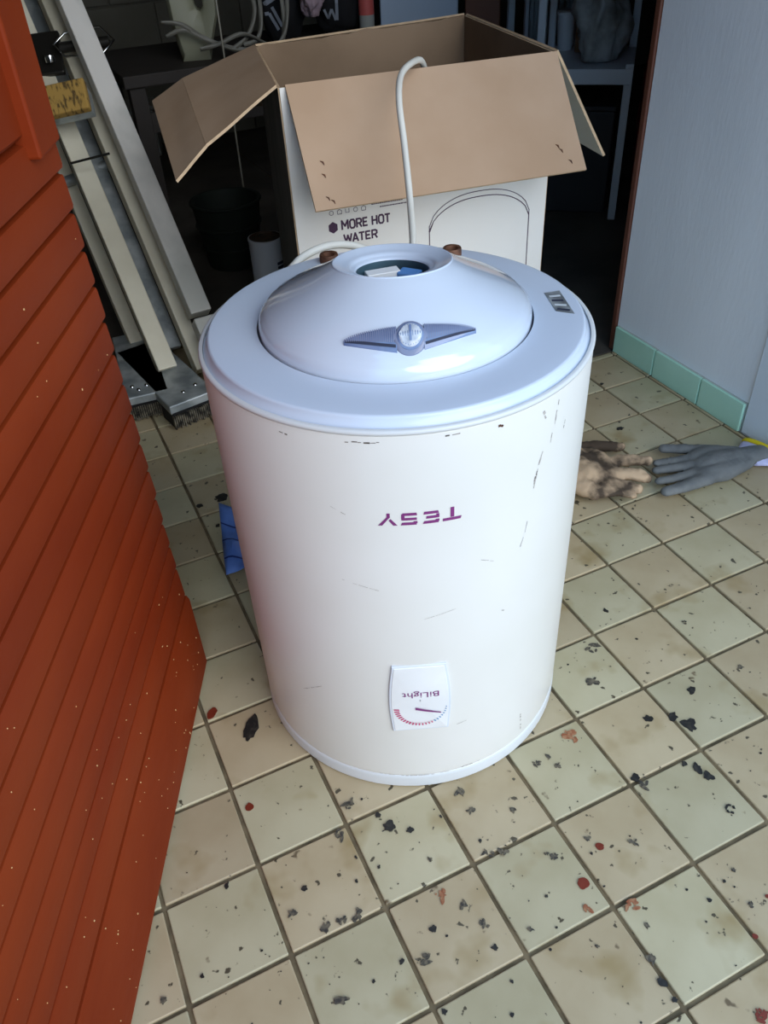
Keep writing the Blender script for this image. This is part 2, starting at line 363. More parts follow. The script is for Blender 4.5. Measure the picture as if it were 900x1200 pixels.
    if k == 't': blob(x, y, r, 'tar', 'paint_drop', asp, an)
    elif k == 'g': blob(x, y, r, 'tar_grey', 'paint_drop', asp, an, .5)
    elif k == 's': smear(x, y, r, 'tar_grey', 'paint_smear')
    elif k == 'o':
        for q in range(5): blob(x + r * .7 * math.cos(q * 1.1), y + r * .7 * math.sin(q * 1.1), r * .22, 'tar', 'paint_drop', 1.8, q * 1.1 + 1.5)
    elif k == 'r': blob(x, y, r, 'redpaint', 'red_paint_drop', asp, .8, .12)
    elif k == 'q': smear(x, y, r, 'orangepaint', 'orange_paint_smear', 9)
    else: smear(x, y, r, 'redpaint', 'red_paint_smear', 9)


# crumbs of dried paint scattered over the tiles near the heater
g = G()
for _ in range(620):
    x, y = random.uniform(-.1, 1.15), random.uniform(-.62, .12)
    if random.random() > .25 + .6 * max(0, noise.noise(Vector((x * 5, y * 5, 2))) + .25): continue
    if abs((x / S) % 1 - .5) > .46 or abs((y / S) % 1 - .5) > .46 or (x - .342) ** 2 + (y - .221) ** 2 < .058: continue
    r = random.choice((.0006, .0008, .0010, .0014, .0020)); a0 = random.uniform(0, PI); asp = random.uniform(.4, 1)
    g.prism([(x + r * math.cos(a0 + k * 1.05), y + r * asp * math.sin(a0 + k * 1.05), .0004) for k in range(6)], (0, 0, .0006))
tag(g.build('paint_crumbs', 'tar', floor), kind='stuff')

# ---- right-hand wall, skirting, frame
w = G().box(WX, WX + .16, -.35, .935, -.005, 2.5).build('wall_right', 'plaster'); tag(w, kind='structure')
bb = G().box(WX - .004, WX, .478, .93, 0, .073).build('baseboard_right', 'skirt_grout'); tag(bb, kind='structure')
for a, b in ((.480, .612), (.616, .773), (.777, .929)):
    G().box(WX - .011, WX - .003, a, b, .0005, .072).build('skirting_tile', 'skirt', bb, bevel=.0018)
p = G().box(1.3105, WX + .001, -.35, .474, .002, 2.5).build('wall_near', 'panelw', bevel=.003); tag(p, kind='structure')
tr = G().box(WX - .006, WX + .16, .937, .953, 0, 2.0).build('trim_1', 'jamb', bevel=.003); tag(tr, kind='structure')

# ---- store room shell
def struct(name, m, *boxes):
    g = G()
    for b in boxes: g.box(*b)
    return tag(g.build(name, m), kind='structure')
struct('wall_back', 'roomwall', (-.9, 5.0, 3.80, 3.95, -.004, 2.9))
struct('wall_left', 'roomwall', (-.75, -.6, -.70, 3.80, -.004, 2.9))
struct('wall_store_right', 'roomwall', (4.0, 4.15, .93, 3.80, -.004, 2.9))
struct('wall_front', 'plaster', (WX + .16, 4.15, .80, .93, -.004, 2.9))
struct('wall_lintel', 'plaster', (-.75, WX + .16, .94, 1.06, 2.02, 2.9))
struct('ceiling_porch', 'ceil', (-.75, WX + .16, -.20, .94, 2.25, 2.4))
struct('ceiling', 'ceil', (-.75, 4.15, .93, 3.95, 2.9, 3.0))

# ------------------------------------------------------------------ WATER HEATER
HC = Vector((.342, .221, 0)); HR = .2347
FD = Vector((.42, .907, 0)).normalized(); RT = Vector((FD.y, -FD.x, 0))       # away from the viewer, and to the right
heater = empty('water_heater', HC, 'white cylindrical electric water heater standing upside down on the tiles', 'water heater')
c0 = (HC.x, HC.y, 0)
def arc(cx, cz, r, a0, a1, n): return [(cx + r * math.cos(R_(a0 + (a1 - a0) * k / n)), cz + r * math.sin(R_(a0 + (a1 - a0) * k / n))) for k in range(n + 1)]
G().lathe([(.2335, .028), (HR - .0006, .030), (HR, .034), (HR, .6085), (HR - .0008, .6105), (.2300, .6108)], c0, 128).build('body', 'white', heater, 50)
G().lathe([(0, .0012), (.205, .0012)] + arc(.2310, .0055, .0043, -90, 0, 6) + [(.2352, .022), (.2346, .027), (.2330, .0285), (.2300, .0302)], c0, 128).build('bottom_ring', 'ring', heater, 50)
G().lathe([(.2337, .6106), (.2352, .6112), (.2360, .6135), (.2354, .6158), (.2335, .6170), (.2305, .6168), (.2305, .6108)], c0, 128).build('rim_seal', 'ring', heater, 60)
def zcap(r): return .6275 + .0015 * (max(0, .214 - r) / .06)
capp = [(.2300, .6140), (.2270, .6165), (.2240, .6240)] + [(.2240 - .004 * (1 - math.cos(R_(90 * k / 5))), .6240 + .0034 * math.sin(R_(90 * k / 5))) for k in range(1, 6)] + [(.205, zcap(.205)), (.18, zcap(.18)), (.1645, zcap(.1645)), (.1645, .612), (.150, .612)]
G().lathe(capp, c0, 128).build('top_cap', 'cap', heater, 40)
G().lathe([(.1644, .6252), (.1630, .6248), (.1615, .6244)], c0, 96).build('cap_joint_shade', 'shade_gap', heater, 40)  # dark strip painted in for the shadow between cap and dome
DPR = [(.1620, .6320), (.1612, .6370), (.1590, .6420), (.152, .6490), (.135, .6600), (.115, .6710), (.090, .6840), (.0695, .6955)]
def zdome(r):                                                                  # dome profile: steep shoulder, then an even slope to the crater lip
    if r >= DPR[0][0]: return DPR[0][1]
    for (r0, z0), (r1, z1) in zip(DPR, DPR[1:]):
        if r >= r1: t = (r0 - r) / (r0 - r1); return z0 + (z1 - z0) * t
    return DPR[-1][1]
def tilt(g):                                                                   # the crown leans a little away from the lamp
    for v in g.bm.verts:
        q = Vector((v.co.x - HC.x, v.co.y - HC.y, 0)); v.co.z += lean(q)
    return g
def lean(q):
    k = min(1, max(0, (.162 - q.length) / .09)); return q.dot(-FD) * .11 * k
dome_prof = [(.150, .616), (.1618, .6190), (.1622, .629)] + [(r, zdome(r)) for r in [.1620, .1617, .1612, .1602, .1590, .1570, .1545] + [.152 - .0825 * k / 16 for k in range(17)]]
lip = [(.0690, .6966), (.0682, .6970), (.0672, .6966), (.0600, .6936), (.0540, .6914), (.0500, .6908), (.0485, .6890), (.0465, .6874), (.0435, .6866), (.0425, .6855), (.0421, .6840)]
tilt(G().lathe(dome_prof, c0, 128)).build('dome_cover', 'dome', heater, 60)
tilt(G().lathe([(.0695, .6955)] + lip, c0, 96)).build('opening_ring', 'cap', heater, 60)
tilt(G().lathe([(.0422, .6840), (.0418, .6350)], c0, 64)).build('opening_wall', 'hole', heater, 60)
fl = G().lathe([(0, .644), (.030, .644), (.0416, .640)], c0, 48).build('flange', 'hole', heater)
g = G()
for a, r_, hh in ((.4, .016, .012), (2.2, .02, .010), (4.0, .018, .014)):
    q = HC + RT * r_ * math.cos(a) + FD * r_ * math.sin(a); g.lathe([(0, .644 + hh), (.006, .644 + hh), (.007, .643 + hh), (.007, .644)], (q.x, q.y, 0), 12)
g.build('flange_nut', 'steel_dk', heater, 40)
G().obox(HC - RT * .012 + FD * .020 + Vector((0, 0, .672)), RT + FD * .3, FD - RT * .3, (0, 0, 1), .020, .008, .004).build('terminal_block', 'gpanel', heater, bevel=.001)
G().obox(HC + RT * .020 + FD * .018 + Vector((0, 0, .670)), RT - FD * .5, FD + RT * .5, (0, 0, 1), .013, .009, .005).build('insulation', 'bluepiece', heater, bevel=.002)

def cyl(s, z, off=.0004):                                                      # point on the jacket, s metres right of the front line
    a = s / HR; return HC + (-FD * math.cos(a) + RT * math.sin(a)) * (HR + off) + Vector((0, 0, z))
def wrap_quads(name, quads, cs, cz, m, parent, rot=PI, off=.0004, th=None, sub=6):
    g = G(); ca, sa = math.cos(rot), math.sin(rot)
    for q in quads:
        # split along the long direction so the print bends with the jacket
        a, b, c, d = [Vector(p) for p in q]; n = max(1, int(max((b - a).length, (c - d).length, (d - a).length, (c - b).length) / .006))
        if (b - a).length >= (d - a).length: prs = [((a.lerp(b, k / n)), (d.lerp(c, k / n))) for k in range(n + 1)]
        else: prs = [((a.lerp(d, k / n)), (b.lerp(c, k / n))) for k in range(n + 1)]
        f = lambda p: cyl(cs + p.x * ca - p.y * sa, cz + p.x * sa + p.y * ca, off)
        g.grid([[f(u), f(v)] for u, v in prs])
    return g.build(name, m, parent)
# maker's name, as printed on the jacket, upside down here: T E S Y with cut corners and an open bar
def bar(x0, x1, y0, y1, sl=0.0, sr=0.0): return ((x0, y0), (x1, y0), (x1 + sr, y1), (x0 + sl, y1))
W_, H_, T_ = .0185, .0165, .0036
def letters():
    L = {}
    L['T'] = [bar(-.0105, .0105, H_ - .0038, H_, .0012, .0002), bar(-.0021, .0021, -.0012, H_ - .0044)]
    L['E'] = [bar(.0012, .0165, H_ - .0038, H_, -.0004, .0016), bar(.0, .0042, H_ - .0050, H_ - .0018),
              bar(.0010, .0140, H_ / 2 - .0021, H_ / 2 + .0015, 0, .0006), bar(0, .0034, .0042, H_ / 2 + .0012), bar(.0014, .0165, 0, .0037, -.0010, .0008)]
    L['S'] = [bar(.0012, .0165, H_ - .0038, H_, -.0004, .0016), bar(.0, .0042, H_ - .0050, H_ - .0018),
              bar(.0006, .0150, H_ / 2 - .0017, H_ / 2 + .0017, 0, .0008), bar(.0136, .0172, .0012, H_ / 2 + .0014), bar(.0008, .0158, 0, .0037, -.0006, .0008)]
    L['Y'] = [bar(.0072, .0108, -.0002, .0058), ((.0074, .0052), (.0110, .0052), (.0205, H_), (.0160, H_)), ((.0066, .0072), (.0088, .0095), (.0042, H_), (-.0006, H_))]
    return L
LT = letters(); x = 0; qs = []
for ch, adv, off in (('T', .0130, .0105), ('E', .0230, .0035), ('S', .0225, .0035), ('Y', .022, .0025)):
    pass
lay = [('T', -.0350), ('E', -.0208), ('S', .0030), ('Y', .0250)]
for ch, xo in lay:
    for q in LT[ch]: qs.append([(p[0] + xo, p[1] - H_ / 2) for p in q])
wrap_quads('brand_lettering', qs, .0178, .5050, 'purple', heater)
# thermometer window
def rr_outline(hw0, hw1, h, r, bulge, n=6):
    """panel outline: hw0 half width at the bottom edge, hw1 at the top"""
    pts = []
    for k in range(13):
        t = k / 12; pts.append((hw0 + (hw1 - hw0) * t + bulge * math.sin(PI * t), -h / 2 + h * t))
    right = pts; left = [(-a, b) for a, b in reversed(pts)]
    return right + left
def panel(name, m, k, z0, z1, parent, tilt=.0):
    g = G(); o = rr_outline(.0372 * k, .0340 * k, .1310 * (k * .55 + .45), 0, .0045 * k); o = [(a + b * tilt, b) for a, b in o]
    n = len(o); ctr = (0, 0)
    f = lambda p, off: cyl(.0110 + p[0], .2030 + p[1], off)
    rows = [[f(p, z0) for p in o + o[:1]], [f(p, z1 - .0008) for p in o + o[:1]], [f((p[0] * .98, p[1] * .985), z1) for p in o + o[:1]]]
    for q in (.8, .6, .4, .2, .02): rows.append([f((p[0] * q, p[1] * q), z1) for p in o + o[:1]])
    g.grid(rows); return g.build(name, m, parent, 35)
gauge = panel('gauge_frame', 'gpanel_rim', 1.0, -.001, .0032, heater)
face = panel('gauge_face', 'gpanel', .93, .001, .0038, gauge)
V, P, bx = text_polys('BiLight', .012, .0)
g = G(); sx = .047 / (bx[1] - bx[0]); sy = .0135 / (bx[3] - bx[2]); vv = [g.bm.verts.new(cyl(.0118 - (v.x - (bx[0] + bx[1]) / 2) * sx, .2160 - (v.y - (bx[2] + bx[3]) / 2) * sy, .0043)) for v in V]
for p in P: g.bm.faces.new([vv[i] for i in p])
g.build('gauge_lettering', 'purple', gauge)
dc = (.0112, .1860); qa, qb = [], []
for k in range(24):
    a = R_(182 + 176 * k / 23); big = 1 - k / 30
    r0, r1 = .0345 - .0070 * big, .0345; wd = .0011 * (.5 + .6 * big)
    t = Vector((math.cos(a), math.sin(a))); nn = Vector((-t.y, t.x)) * wd
    q = [t * r0 + nn, t * r1 + nn, t * r1 - nn, t * r0 - nn]
    (qa if k < 16 else qb).append([(p.x, p.y) for p in q])
wrap_quads('scale_red', qa, dc[0], dc[1], 'magenta', gauge, 0, .0043)
wrap_quads('scale_blue', qb, dc[0], dc[1], 'blueprint', gauge, 0, .0043)
wrap_quads('needle', [((-.0065, .0042), (.0265, -.0098), (.0265, -.0118), (-.0065, -.0006))], dc[0], dc[1], 'purple', gauge, 0, .0050)

# indicator lamp with wings on the dome
def dom(x, y, off=.0006, r0=.1345, x0=.0155):
    """x along the dome edge, y up towards the crown"""
    a = x0 / r0 + x / r0; r = r0 - y
    # straighten the wings a little: chord instead of arc
    q = -FD * (r0 - y) * math.cos(x0 / r0) + RT * x0 + (RT * math.cos(x0 / r0) * x + FD * math.sin(x0 / r0) * x)
    rr = q.length; return HC + q + Vector((0, 0, zdome(rr) + lean(q) + off))
emb = empty('indicator_lamp', dom(0, 0), parent=heater); emb.parent = None
def dome_patch(name, m, fx, n, h0, h1, parent, mid=True):
    """fx(t) -> (x, ylo, yhi)"""
    g = G(); rows = []
    for k in range(n + 1):
        x, a, b = fx(k / n); mm = (a + b) / 2
        rows.append([dom(x, a, -.002), dom(x, a, h0), dom(x, a * .6 + mm * .4, h1), dom(x, mm, h1), dom(x, b * .6 + mm * .4, h1), dom(x, b, h0), dom(x, b, -.002)])
    g.grid(rows)
    return g.build(name, m, parent, 40)
bpy.data.objects.remove(emb)
def circ(rx_, ry_):
    def f(t):
        a = PI * t; x = -rx_ * math.cos(a); y = ry_ * math.sin(a) + 1e-5; return (x, -y, y)
    return f
lamp = dome_patch('indicator_lamp', 'lens_rim', circ(.0176, .0158), 24, .0012, .0035, heater)
dome_patch('lamp_groove', 'lens', circ(.0140, .0126), 24, .0034, .0044, lamp)
dome_patch('lamp_lens', 'lens_clear', circ(.0120, .0108), 24, .0044, .0062, lamp)
g = G()
for k in range(-4, 5):                                                          # square ribs of the clear lens
    x = k * .0026; yy = .0103 * math.sqrt(max(0, 1 - (x / .0120) ** 2)) * .95
    if yy > .003: g.grid([[dom(x - .0004, -yy + 2 * yy * q / 8, .0066 - .0016 * abs(q / 4 - 1)) for q in range(9)], [dom(x + .0004, -yy + 2 * yy * q / 8, .0066 - .0016 * abs(q / 4 - 1)) for q in range(9)]])
g.grid([[dom(-.0013, -.0075 + .015 * q / 6, .0070) for q in range(7)], [dom(.0013, -.0075 + .015 * q / 6, .0070) for q in range(7)]])
g.build('lens_ribs', 'lens', lamp)
for sgn in (-1, 1):
    def wing(t, s=sgn):
        x = .0145 + .0560 * t
        return (s * x, -.0115 + .0140 * t + .0080 * t * t, .0120 + .0012 * t + .0030 * t * t - .0030 * t ** 6)
    wg = dome_patch('lamp_wing', 'lens', wing, 24, .0010, .0028, lamp)
    g = G()
    for k in range(26):                                                         # fine upright ribs inside the wing
        t = (k + .5) / 26; x, a, b = wing(t); a2 = a + .28 * (b - a); w2 = .0006
        g.grid([[dom(x - w2, a2 + (b - a2) * q / 3 * .92, .0034) for q in range(4)], [dom(x + w2, a2 + (b - a2) * q / 3 * .92, .0034) for q in range(4)]])
    g.build('wing_ribs', 'lens_rim', lamp)
    g = G(); rows = []
    for k in range(25):
        t = k / 24 * .96 + .02; x, a, b = wing(t); rows.append([dom(x, a + .10 * (b - a), .0030), dom(x, a + .10 * (b - a) + .0024, .0034)])
    g.grid(rows).build('wing_edge', 'shade_gap' if 0 else 'navy', lamp)

# silver label, pipes, scuffs
def flatq(name, pts, m, th=.0005, parent=heater): return G().prism([(*p, zcap((Vector(p + (0,)) - HC).length) + .0002) for p in pts], (0, 0, th)).build(name, m, parent)
st = flatq('rating_label', [(.510, .131), (.525, .115), (.547, .177), (.527, .180)], 'sticker')
for k in range(4):
    t = .12 + k * .22; a = Vector((.510, .131, 0)).lerp(Vector((.527, .180, 0)), t); b = Vector((.525, .115, 0)).lerp(Vector((.547, .177, 0)), t)
    d = (b - a); n2 = Vector((-d.y, d.x, 0)).normalized() * .0022
    flatq('label_print', [tuple((a + d * .15 - n2)[:2]), tuple((a + d * .85 - n2)[:2]), tuple((a + d * .85 + n2)[:2]), tuple((a + d * .15 + n2)[:2])], 'sticker_hi' if k % 2 else 'navy', .0007)
for sx in (-.086, .082):
    q = HC + FD * .178 + RT * sx
    g = G().lathe([(.0, .632), (.0075, .632), (.0085, .6385), (.0120, .639), (.0128, .6375), (.0128, .620)], (q.x, q.y, 0), 24)
    pp = g.build('pipe_stub', 'rust', heater, 40)
g = G()
def scr(path, w, m, name, off=.0003):
    """a scuff: short broken strokes of uneven width along the path"""
    qs = []
    for (s0, z0), (s1, z1) in zip(path, path[1:]):
        L = math.hypot(s1 - s0, z1 - z0); n = max(1, int(L / .006)); 
        for k in range(n):
            if random.random() < .25 and n > 2: continue
            t0, t1 = k / n, (k + random.uniform(.5, 1.1)) / n; jx, jz = random.uniform(-.3, .3) * w, random.uniform(-.3, .3) * w
            qs += stroke2d([(s0 + (s1 - s0) * t0 + jx, z0 + (z1 - z0) * t0 + jz), (s0 + (s1 - s0) * t1 + jx, z0 + (z1 - z0) * t1 + jz)], w * random.uniform(.4, 1.1))
    wrap_quads(name, [[tuple(p) for p in q] for q in qs], 0, 0, m, heater, 0, off)
scr([(.168, .545), (.163, .53), (.160, .512), (.157, .497)], .0022, 'scuff', 'scuff_mark')
scr([(.161, .522), (.158, .508)], .0016, 'scuff_dk', 'scuff_mark')
scr([(.152, .455), (.149, .440), (.143, .42)], .0012, 'scuff', 'scuff_mark')
scr([(.1035, .603), (.107, .6035), (.1105, .602)], .0042, 'rust', 'rust_spot')
scr([(.190, .600), (.186, .575), (.180, .548)], .0016, 'scuff', 'scuff_mark')
scr([(.2075, .566), (.2055, .553)], .0012, 'scuff_dk', 'scuff_mark')
scr([(.164, .596), (.170, .585)], .004, 'scuff', 'scuff_mark')
scr([(-.17, .16), (-.12, .20)], .0009, 'scuff', 'scuff_mark')
scr([(.02, .35), (.06, .36)], .0007, 'scuff', 'scuff_mark')
scr([(-.062, .603), (-.03, .6035), (-.018, .604)], .0018, 'scuff_dk', 'scuff_mark')
scr([(.045, .6055), (.060, .606)], .0016, 'scuff_dk', 'scuff_mark')
scr([(-.085, .52), (-.062, .508)], .0009, 'scuff', 'scuff_mark')
scr([(.082, .43), (.106, .418)], .0008, 'scuff', 'scuff_mark')
scr([(-.075, .41), (-.03, .398)], .0007, 'scuff', 'scuff_mark')
scr([(.170, .085), (.174, .045)], .0022, 'scuff', 'scuff_mark')
scr([(.12, .33), (.126, .326)], .003, 'scuff', 'scuff_mark')
scr([(.06, .135), (.075, .138)], .0008, 'scuff', 'scuff_mark')
scr([(-.130, .60), (-.112, .598)], .0018, 'scuff_dk', 'scuff_mark')
scr([(-.05, .031), (.03, .0295), (.1, .033)], .0012, 'scuff', 'scuff_mark', .0006)

# white supply cord: out from behind the cap, up over the front flap and into the box
cp = [(.470, .500, .440), (.492, .505, .500), (.508, .512, .548), (.519, .523, .581), (.565, .623, .620), (.590, .688, .682), (.612, .748, .734), (.642, .800, .762), (.682, .838, .7715), (.727, .885, .762), (.752, .918, .715), (.758, .945, .62), (.76, .97, .40)]
cord = G().tube(smooth_path(cp, 8), .0056, 10).build('supply_cord', 'cord', heater, 180)
cp2 = [(0.27, 0.47, 0.5), (0.2917, 0.4739, 0.5898), (0.3104, 0.4785, 0.6106), (0.3355, 0.4912, 0.6161), (0.37, 0.5002, 0.6174), (0.4042, 0.5085, 0.609), (0.4311, 0.5082, 0.597), (0.4546, 0.5089, 0.5785), (0.47, 0.5, 0.54)]
G().tube(smooth_path(cp2, 8), .0058, 10).build('supply_cord', 'cord', heater, 180)

# ------------------------------------------------------------------ RED WOODEN DOOR standing open on the left
DA = Vector((.030, .370, 0)); DD = Vector((-.42, -.907, 0)).normalized(); DN = Vector((.907, -.42, 0)).normalized()   # free edge, along the leaf, outward
DL = .98
door = empty('door_1', DA + DD * DL, 'open red wooden door clad in narrow overlapping boards', 'door', kind='structure')
def dp(s, n, z): return DA + DD * s + DN * n + Vector((0, 0, z))
G().hexa([dp(.004, -.040, .012), dp(DL, -.040, .012), dp(DL, -.012, .012), dp(.004, -.012, .012)], [dp(.004, -.040, 2.0), dp(DL, -.040, 2.0), dp(DL, -.012, 2.0), dp(.004, -.012, 2.0)]).build('core', 'redwood', door)
seams = [.171, .234, .280, .325, .370, .417, .463, .510, .553, .597, .640, .684, .727, .770, .812, .860]
for k, (a, b) in enumerate(zip(seams, seams[1:])):
    j = random.uniform(-.003, .003); s0 = random.uniform(-.001, .0025)
    prof = [(-.012, a + .001), (-.004, a + .0006), (-.0008, a + .0022), (.0002, a + .006), (-.0012, b - .0075), (-.0022, b - .0045), (-.0075, b - .0030), (-.012, b - .0015)]
    g = G(); g.prism([dp(s0, n, z) for n, z in prof], DD * (DL - s0))
    g.build('board', 'redwood', door, 30)
prof = [(-.012, .010), (.000, .010), (.003, .013), (.003, .160), (.000, .168), (-.012, .169)]
G().prism([dp(-.006, n, z) for n, z in prof], DD * DL).build('bottom_rail', 'redwood', door, 30)
for k in range(9):                                                                  # upper field: boards go on behind the stile
    a = .862 + k * .1265
    prof = [(-.012, a), (-.004, a), (.000, a + .004), (.000, a + .112), (-.012, a + .122)]
    G().prism([dp(.066, n, z) for n, z in prof], DD * (DL - .066)).build('board', 'redwood', door, 30)
G().hexa([dp(0, -.012, .842), dp(.078, -.012, .842), dp(.078, .012, .842), dp(0, .006, .842)], [dp(0, -.012, 2.0), dp(.078, -.012, 2.0), dp(.078, .012, 2.0), dp(0, .006, 2.0)]).build('stile', 'redwood', door, bevel=.003)
for k in range(110):                                                                # chips of pale wood and paint stuck to the boards
    pass
g = G()
for k in range(170):
    s = random.uniform(.01, .75); z = random.uniform(.02, .80) if k % 3 else random.uniform(.02, .3)
    i = max([q for q, v in enumerate(seams) if v <= z] or [-1])
    if i < 0: n0 = .0031
    else:
        t = (z - seams[i]) / (seams[i + 1] - seams[i])
        if t < .25 or t > .75: continue
        n0 = .0004 - .0016 * (z - seams[i] - .006) / max(.01, seams[i + 1] - seams[i] - .014)
    w2 = random.choice((.0003, .0004, .0005, .0007)); g.obox(dp(s, n0, z), DD, DN, (0, 0, 1), w2, .0006, w2 * random.uniform(.6, 1.6))
o = g.build('wood_chips', 'speck', door); tag(o, kind='stuff')
struct('wall_door_side', 'plaster', (-.56, -.42, -.70, -.53, -.004, 2.25))

# ------------------------------------------------------------------ CARDBOARD BOX
FLt, FRt, BRt, BLt = Vector((.457, .909, .75)), Vector((.996, .848, .75)), Vector((1.100, 1.378, .75)), Vector((.556, 1.334, .75))
FLb, FRb, BRb, BLb = Vector((.460, .908, .0)), Vector((.992, .848, .0)), Vector((1.090, 1.365, .0)), Vector((.558, 1.345, .0))
carton = empty('cardboard_box', (FLb + FRb + BRb + BLb) / 4, 'open white and brown cardboard carton printed MORE HOT WATER behind the heater', 'box')
def sheet(name, pts, m, th, parent=carton, nrm=None, n=(10, 8), warp=.004, ph=0.0, tears=0.0):
    """a bent board of thickness th; m = [front, back, edge]; pts = 4 corners"""
    a, b, c, d = [Vector(p) for p in pts]; N = nrm or (b - a).cross(d - a).normalized()
    nu, nv = n; F = []
    for i in range(nu + 1):
        row = []
        for j in range(nv + 1):
            u, v = i / nu, j / nv; p = a.lerp(b, u).lerp(d.lerp(c, u), v)
            e = math.sin(PI * u) * math.sin(PI * v) if warp > 0 else 0
            p = p + N * warp * (noise.noise(Vector((u * 2.2 + ph, v * 2.2, ph))) * 1.2) * max(e, .25)
            if tears and (j == nv): p = p + (d - a).normalized() * tears * noise.noise(Vector((u * 9, ph, 3)))
            row.append(p)
        F.append(row)
    bm = bmesh.new(); A = [[bm.verts.new(p + N * th / 2) for p in r] for r in F]; B = [[bm.verts.new(p - N * th / 2) for p in r] for r in F]
    for i in range(nu):
        for j in range(nv):
            f = bm.faces.new((A[i][j], A[i + 1][j], A[i + 1][j + 1], A[i][j + 1])); f.material_index = 0
            f = bm.faces.new((B[i][j], B[i][j + 1], B[i + 1][j + 1], B[i + 1][j])); f.material_index = 1
    for i in range(nu):
        for j in (0, nv): f = bm.faces.new((A[i][j], B[i][j], B[i + 1][j], A[i + 1][j])); f.material_index = 2
    for j in range(nv):
        for i in (0, nu): f = bm.faces.new((A[i][j], A[i][j + 1], B[i][j + 1], B[i][j])); f.material_index = 2
    me = bpy.data.meshes.new(name); bm.to_mesh(me); bm.free(); me.shade_smooth(); me.set_sharp_from_angle(angle=R_(40))
    for k in m: me.materials.append(MT[k])
    return link(name, me, parent)
TH = .005
sheet('front_panel', [FLb, FRb, FRt, FLt], ['card_w', 'card_in_shade', 'card_edge'], TH, warp=0)
sheet('left_panel', [BLb, FLb, FLt, BLt], ['card_side_shade', 'card_in_shade', 'card_edge'], TH, warp=.003)
sheet('right_panel', [FRb, BRb, BRt, FRt], ['card_w', 'card_in_shade', 'card_edge'], TH, warp=.004, ph=2)
sheet('back_panel', [BRb, BLb, BLt, BRt], ['card_w', 'card_in_shade', 'card_edge'], TH, warp=.022, ph=5, n=(24, 16), tears=.012)
sheet('bottom_panel', [FLb + Vector((.006, .006, .004)), FRb + Vector((-.006, .006, .004)), BRb + Vector((-.006, -.006, .004)), BLb + Vector((.006, -.006, .004))], ['card_in_shade', 'card', 'card_edge'], .004, warp=0)
up = Vector((0, 0, .003)); of = Vector((-.0005, -.004, 0))
sheet('front_flap', [FLt + up + Vector((.010, -.003, 0)), FRt + up + Vector((-.003, -.003, 0)), (.981, .704, .573), (.451, .767, .5755)], ['card', 'card', 'card_edge'], TH, n=(14, 8), warp=.004, ph=1)
lf1, lf2 = Vector((.242, .877, .636)), Vector((.318, 1.368, .668))
mid = lambda p, q, t: p.lerp(q, t)
b1, b2 = mid(FLt, lf1, .70) + Vector((0, 0, .012)), mid(BLt, lf2, .70) + Vector((0, 0, .012))
sheet('left_flap', [BLt + up + Vector((-.003, 0, 0)), FLt + up + Vector((-.003, .004, 0)), b1, b2], ['card_side_shade', 'card', 'card_edge'], TH, warp=.004, ph=4)
lfo = sheet('left_flap_edge', [b2, b1, lf1, lf2], ['card_side_shade', 'card', 'card_edge'], TH, warp=.002, ph=4.2)
sheet('right_flap', [FRt + up + Vector((.004, .004, 0)), BRt + up + Vector((.004, 0, 0)), (1.205, 1.330, .558), (1.100, .802, .558)], ['card_w_shade', 'card_in_shade', 'card_edge'], TH, warp=.003, ph=7)
sheet('back_flap', [BRt + up + Vector((0, .004, 0)), BLt + up + Vector((0, .004, 0)), (.575, 1.50, .60), (1.12, 1.54, .60)], ['card_in_shade', 'card_w', 'card_edge'], TH, warp=.006, ph=9, tears=.01)
# print on the front panel
FU = (FRb - FLb).normalized(); FN = Vector((FU.y, -FU.x, 0)); 
def fp(s, z, off=.0004):
    t = z / .75; a = FLb.lerp(FLt, t); b = FRb.lerp(FRt, t); return a + (b - a).normalized() * s + FN * (TH / 2 + off)
GLY = {'M': [[(.08, 0), (.08, 1), (.45, .38), (.82, 1), (.82, 0)]], 'O': [[(.1, .22), (.1, .78), (.25, .96), (.55, .96), (.7, .78), (.7, .22), (.55, .04), (.25, .04), (.1, .22)]],
       'R': [[(.1, 0), (.1, .95), (.5, .95), (.66, .84), (.66, .58), (.5, .46), (.1, .46)], [(.42, .46), (.68, 0)]], 'E': [[(.62, .93), (.1, .93), (.1, .07), (.62, .07)], [(.1, .5), (.55, .5)]],
       'H': [[(.1, 0), (.1, 1)], [(.66, 0), (.66, 1)], [(.1, .5), (.66, .5)]], 'T': [[(.02, .93), (.68, .93)], [(.35, 0), (.35, .93)]],
       'W': [[(.03, 1), (.25, .06), (.48, .85), (.71, .06), (.93, 1)]], 'A': [[(.03, 0), (.35, .97), (.67, 0)], [(.14, .3), (.56, .3)]], ' ': []}
ADV = {'M': .98, 'W': 1.02, 'O': .86, 'R': .82, 'E': .74, 'H': .82, 'T': .76, 'A': .76, ' ': .42}
def ftext(name, txt, s, z, h, wd, m='purple_dk'):
    tot = sum(ADV[c] for c in txt); k = wd / tot; g = G(); x = 0
    for c in txt:
        for path in GLY[c]:
            P = [Vector((s + (x + a) * k, z + b * h)) for a, b in path]
            for i, (a, b) in enumerate(zip(P, P[1:])):
                t = (b - a).normalized() * .0012
                for q in stroke2d([a - (t if i else t * .2), b + (t if i < len(P) - 2 else t * .2)], .0036): g.quad(*[fp(p[0], p[1], .0004 + .00003 * i) for p in q])
        x += ADV[c]
    return g.build(name, m, carton)
ftext('box_lettering', 'MORE HOT', .0905, .4860, .0175, .1030)
ftext('box_lettering', 'WATER', .0935, .4590, .0170, .0720)
g = G(); g.bm.faces.new([g.bm.verts.new(fp(.0735 + .0105 * math.cos(R_(90 + 60 * k)), .4930 + .0115 * math.sin(R_(90 + 60 * k)))) for k in range(6)]); g.build('hexagon_mark', 'purple_dk', carton)
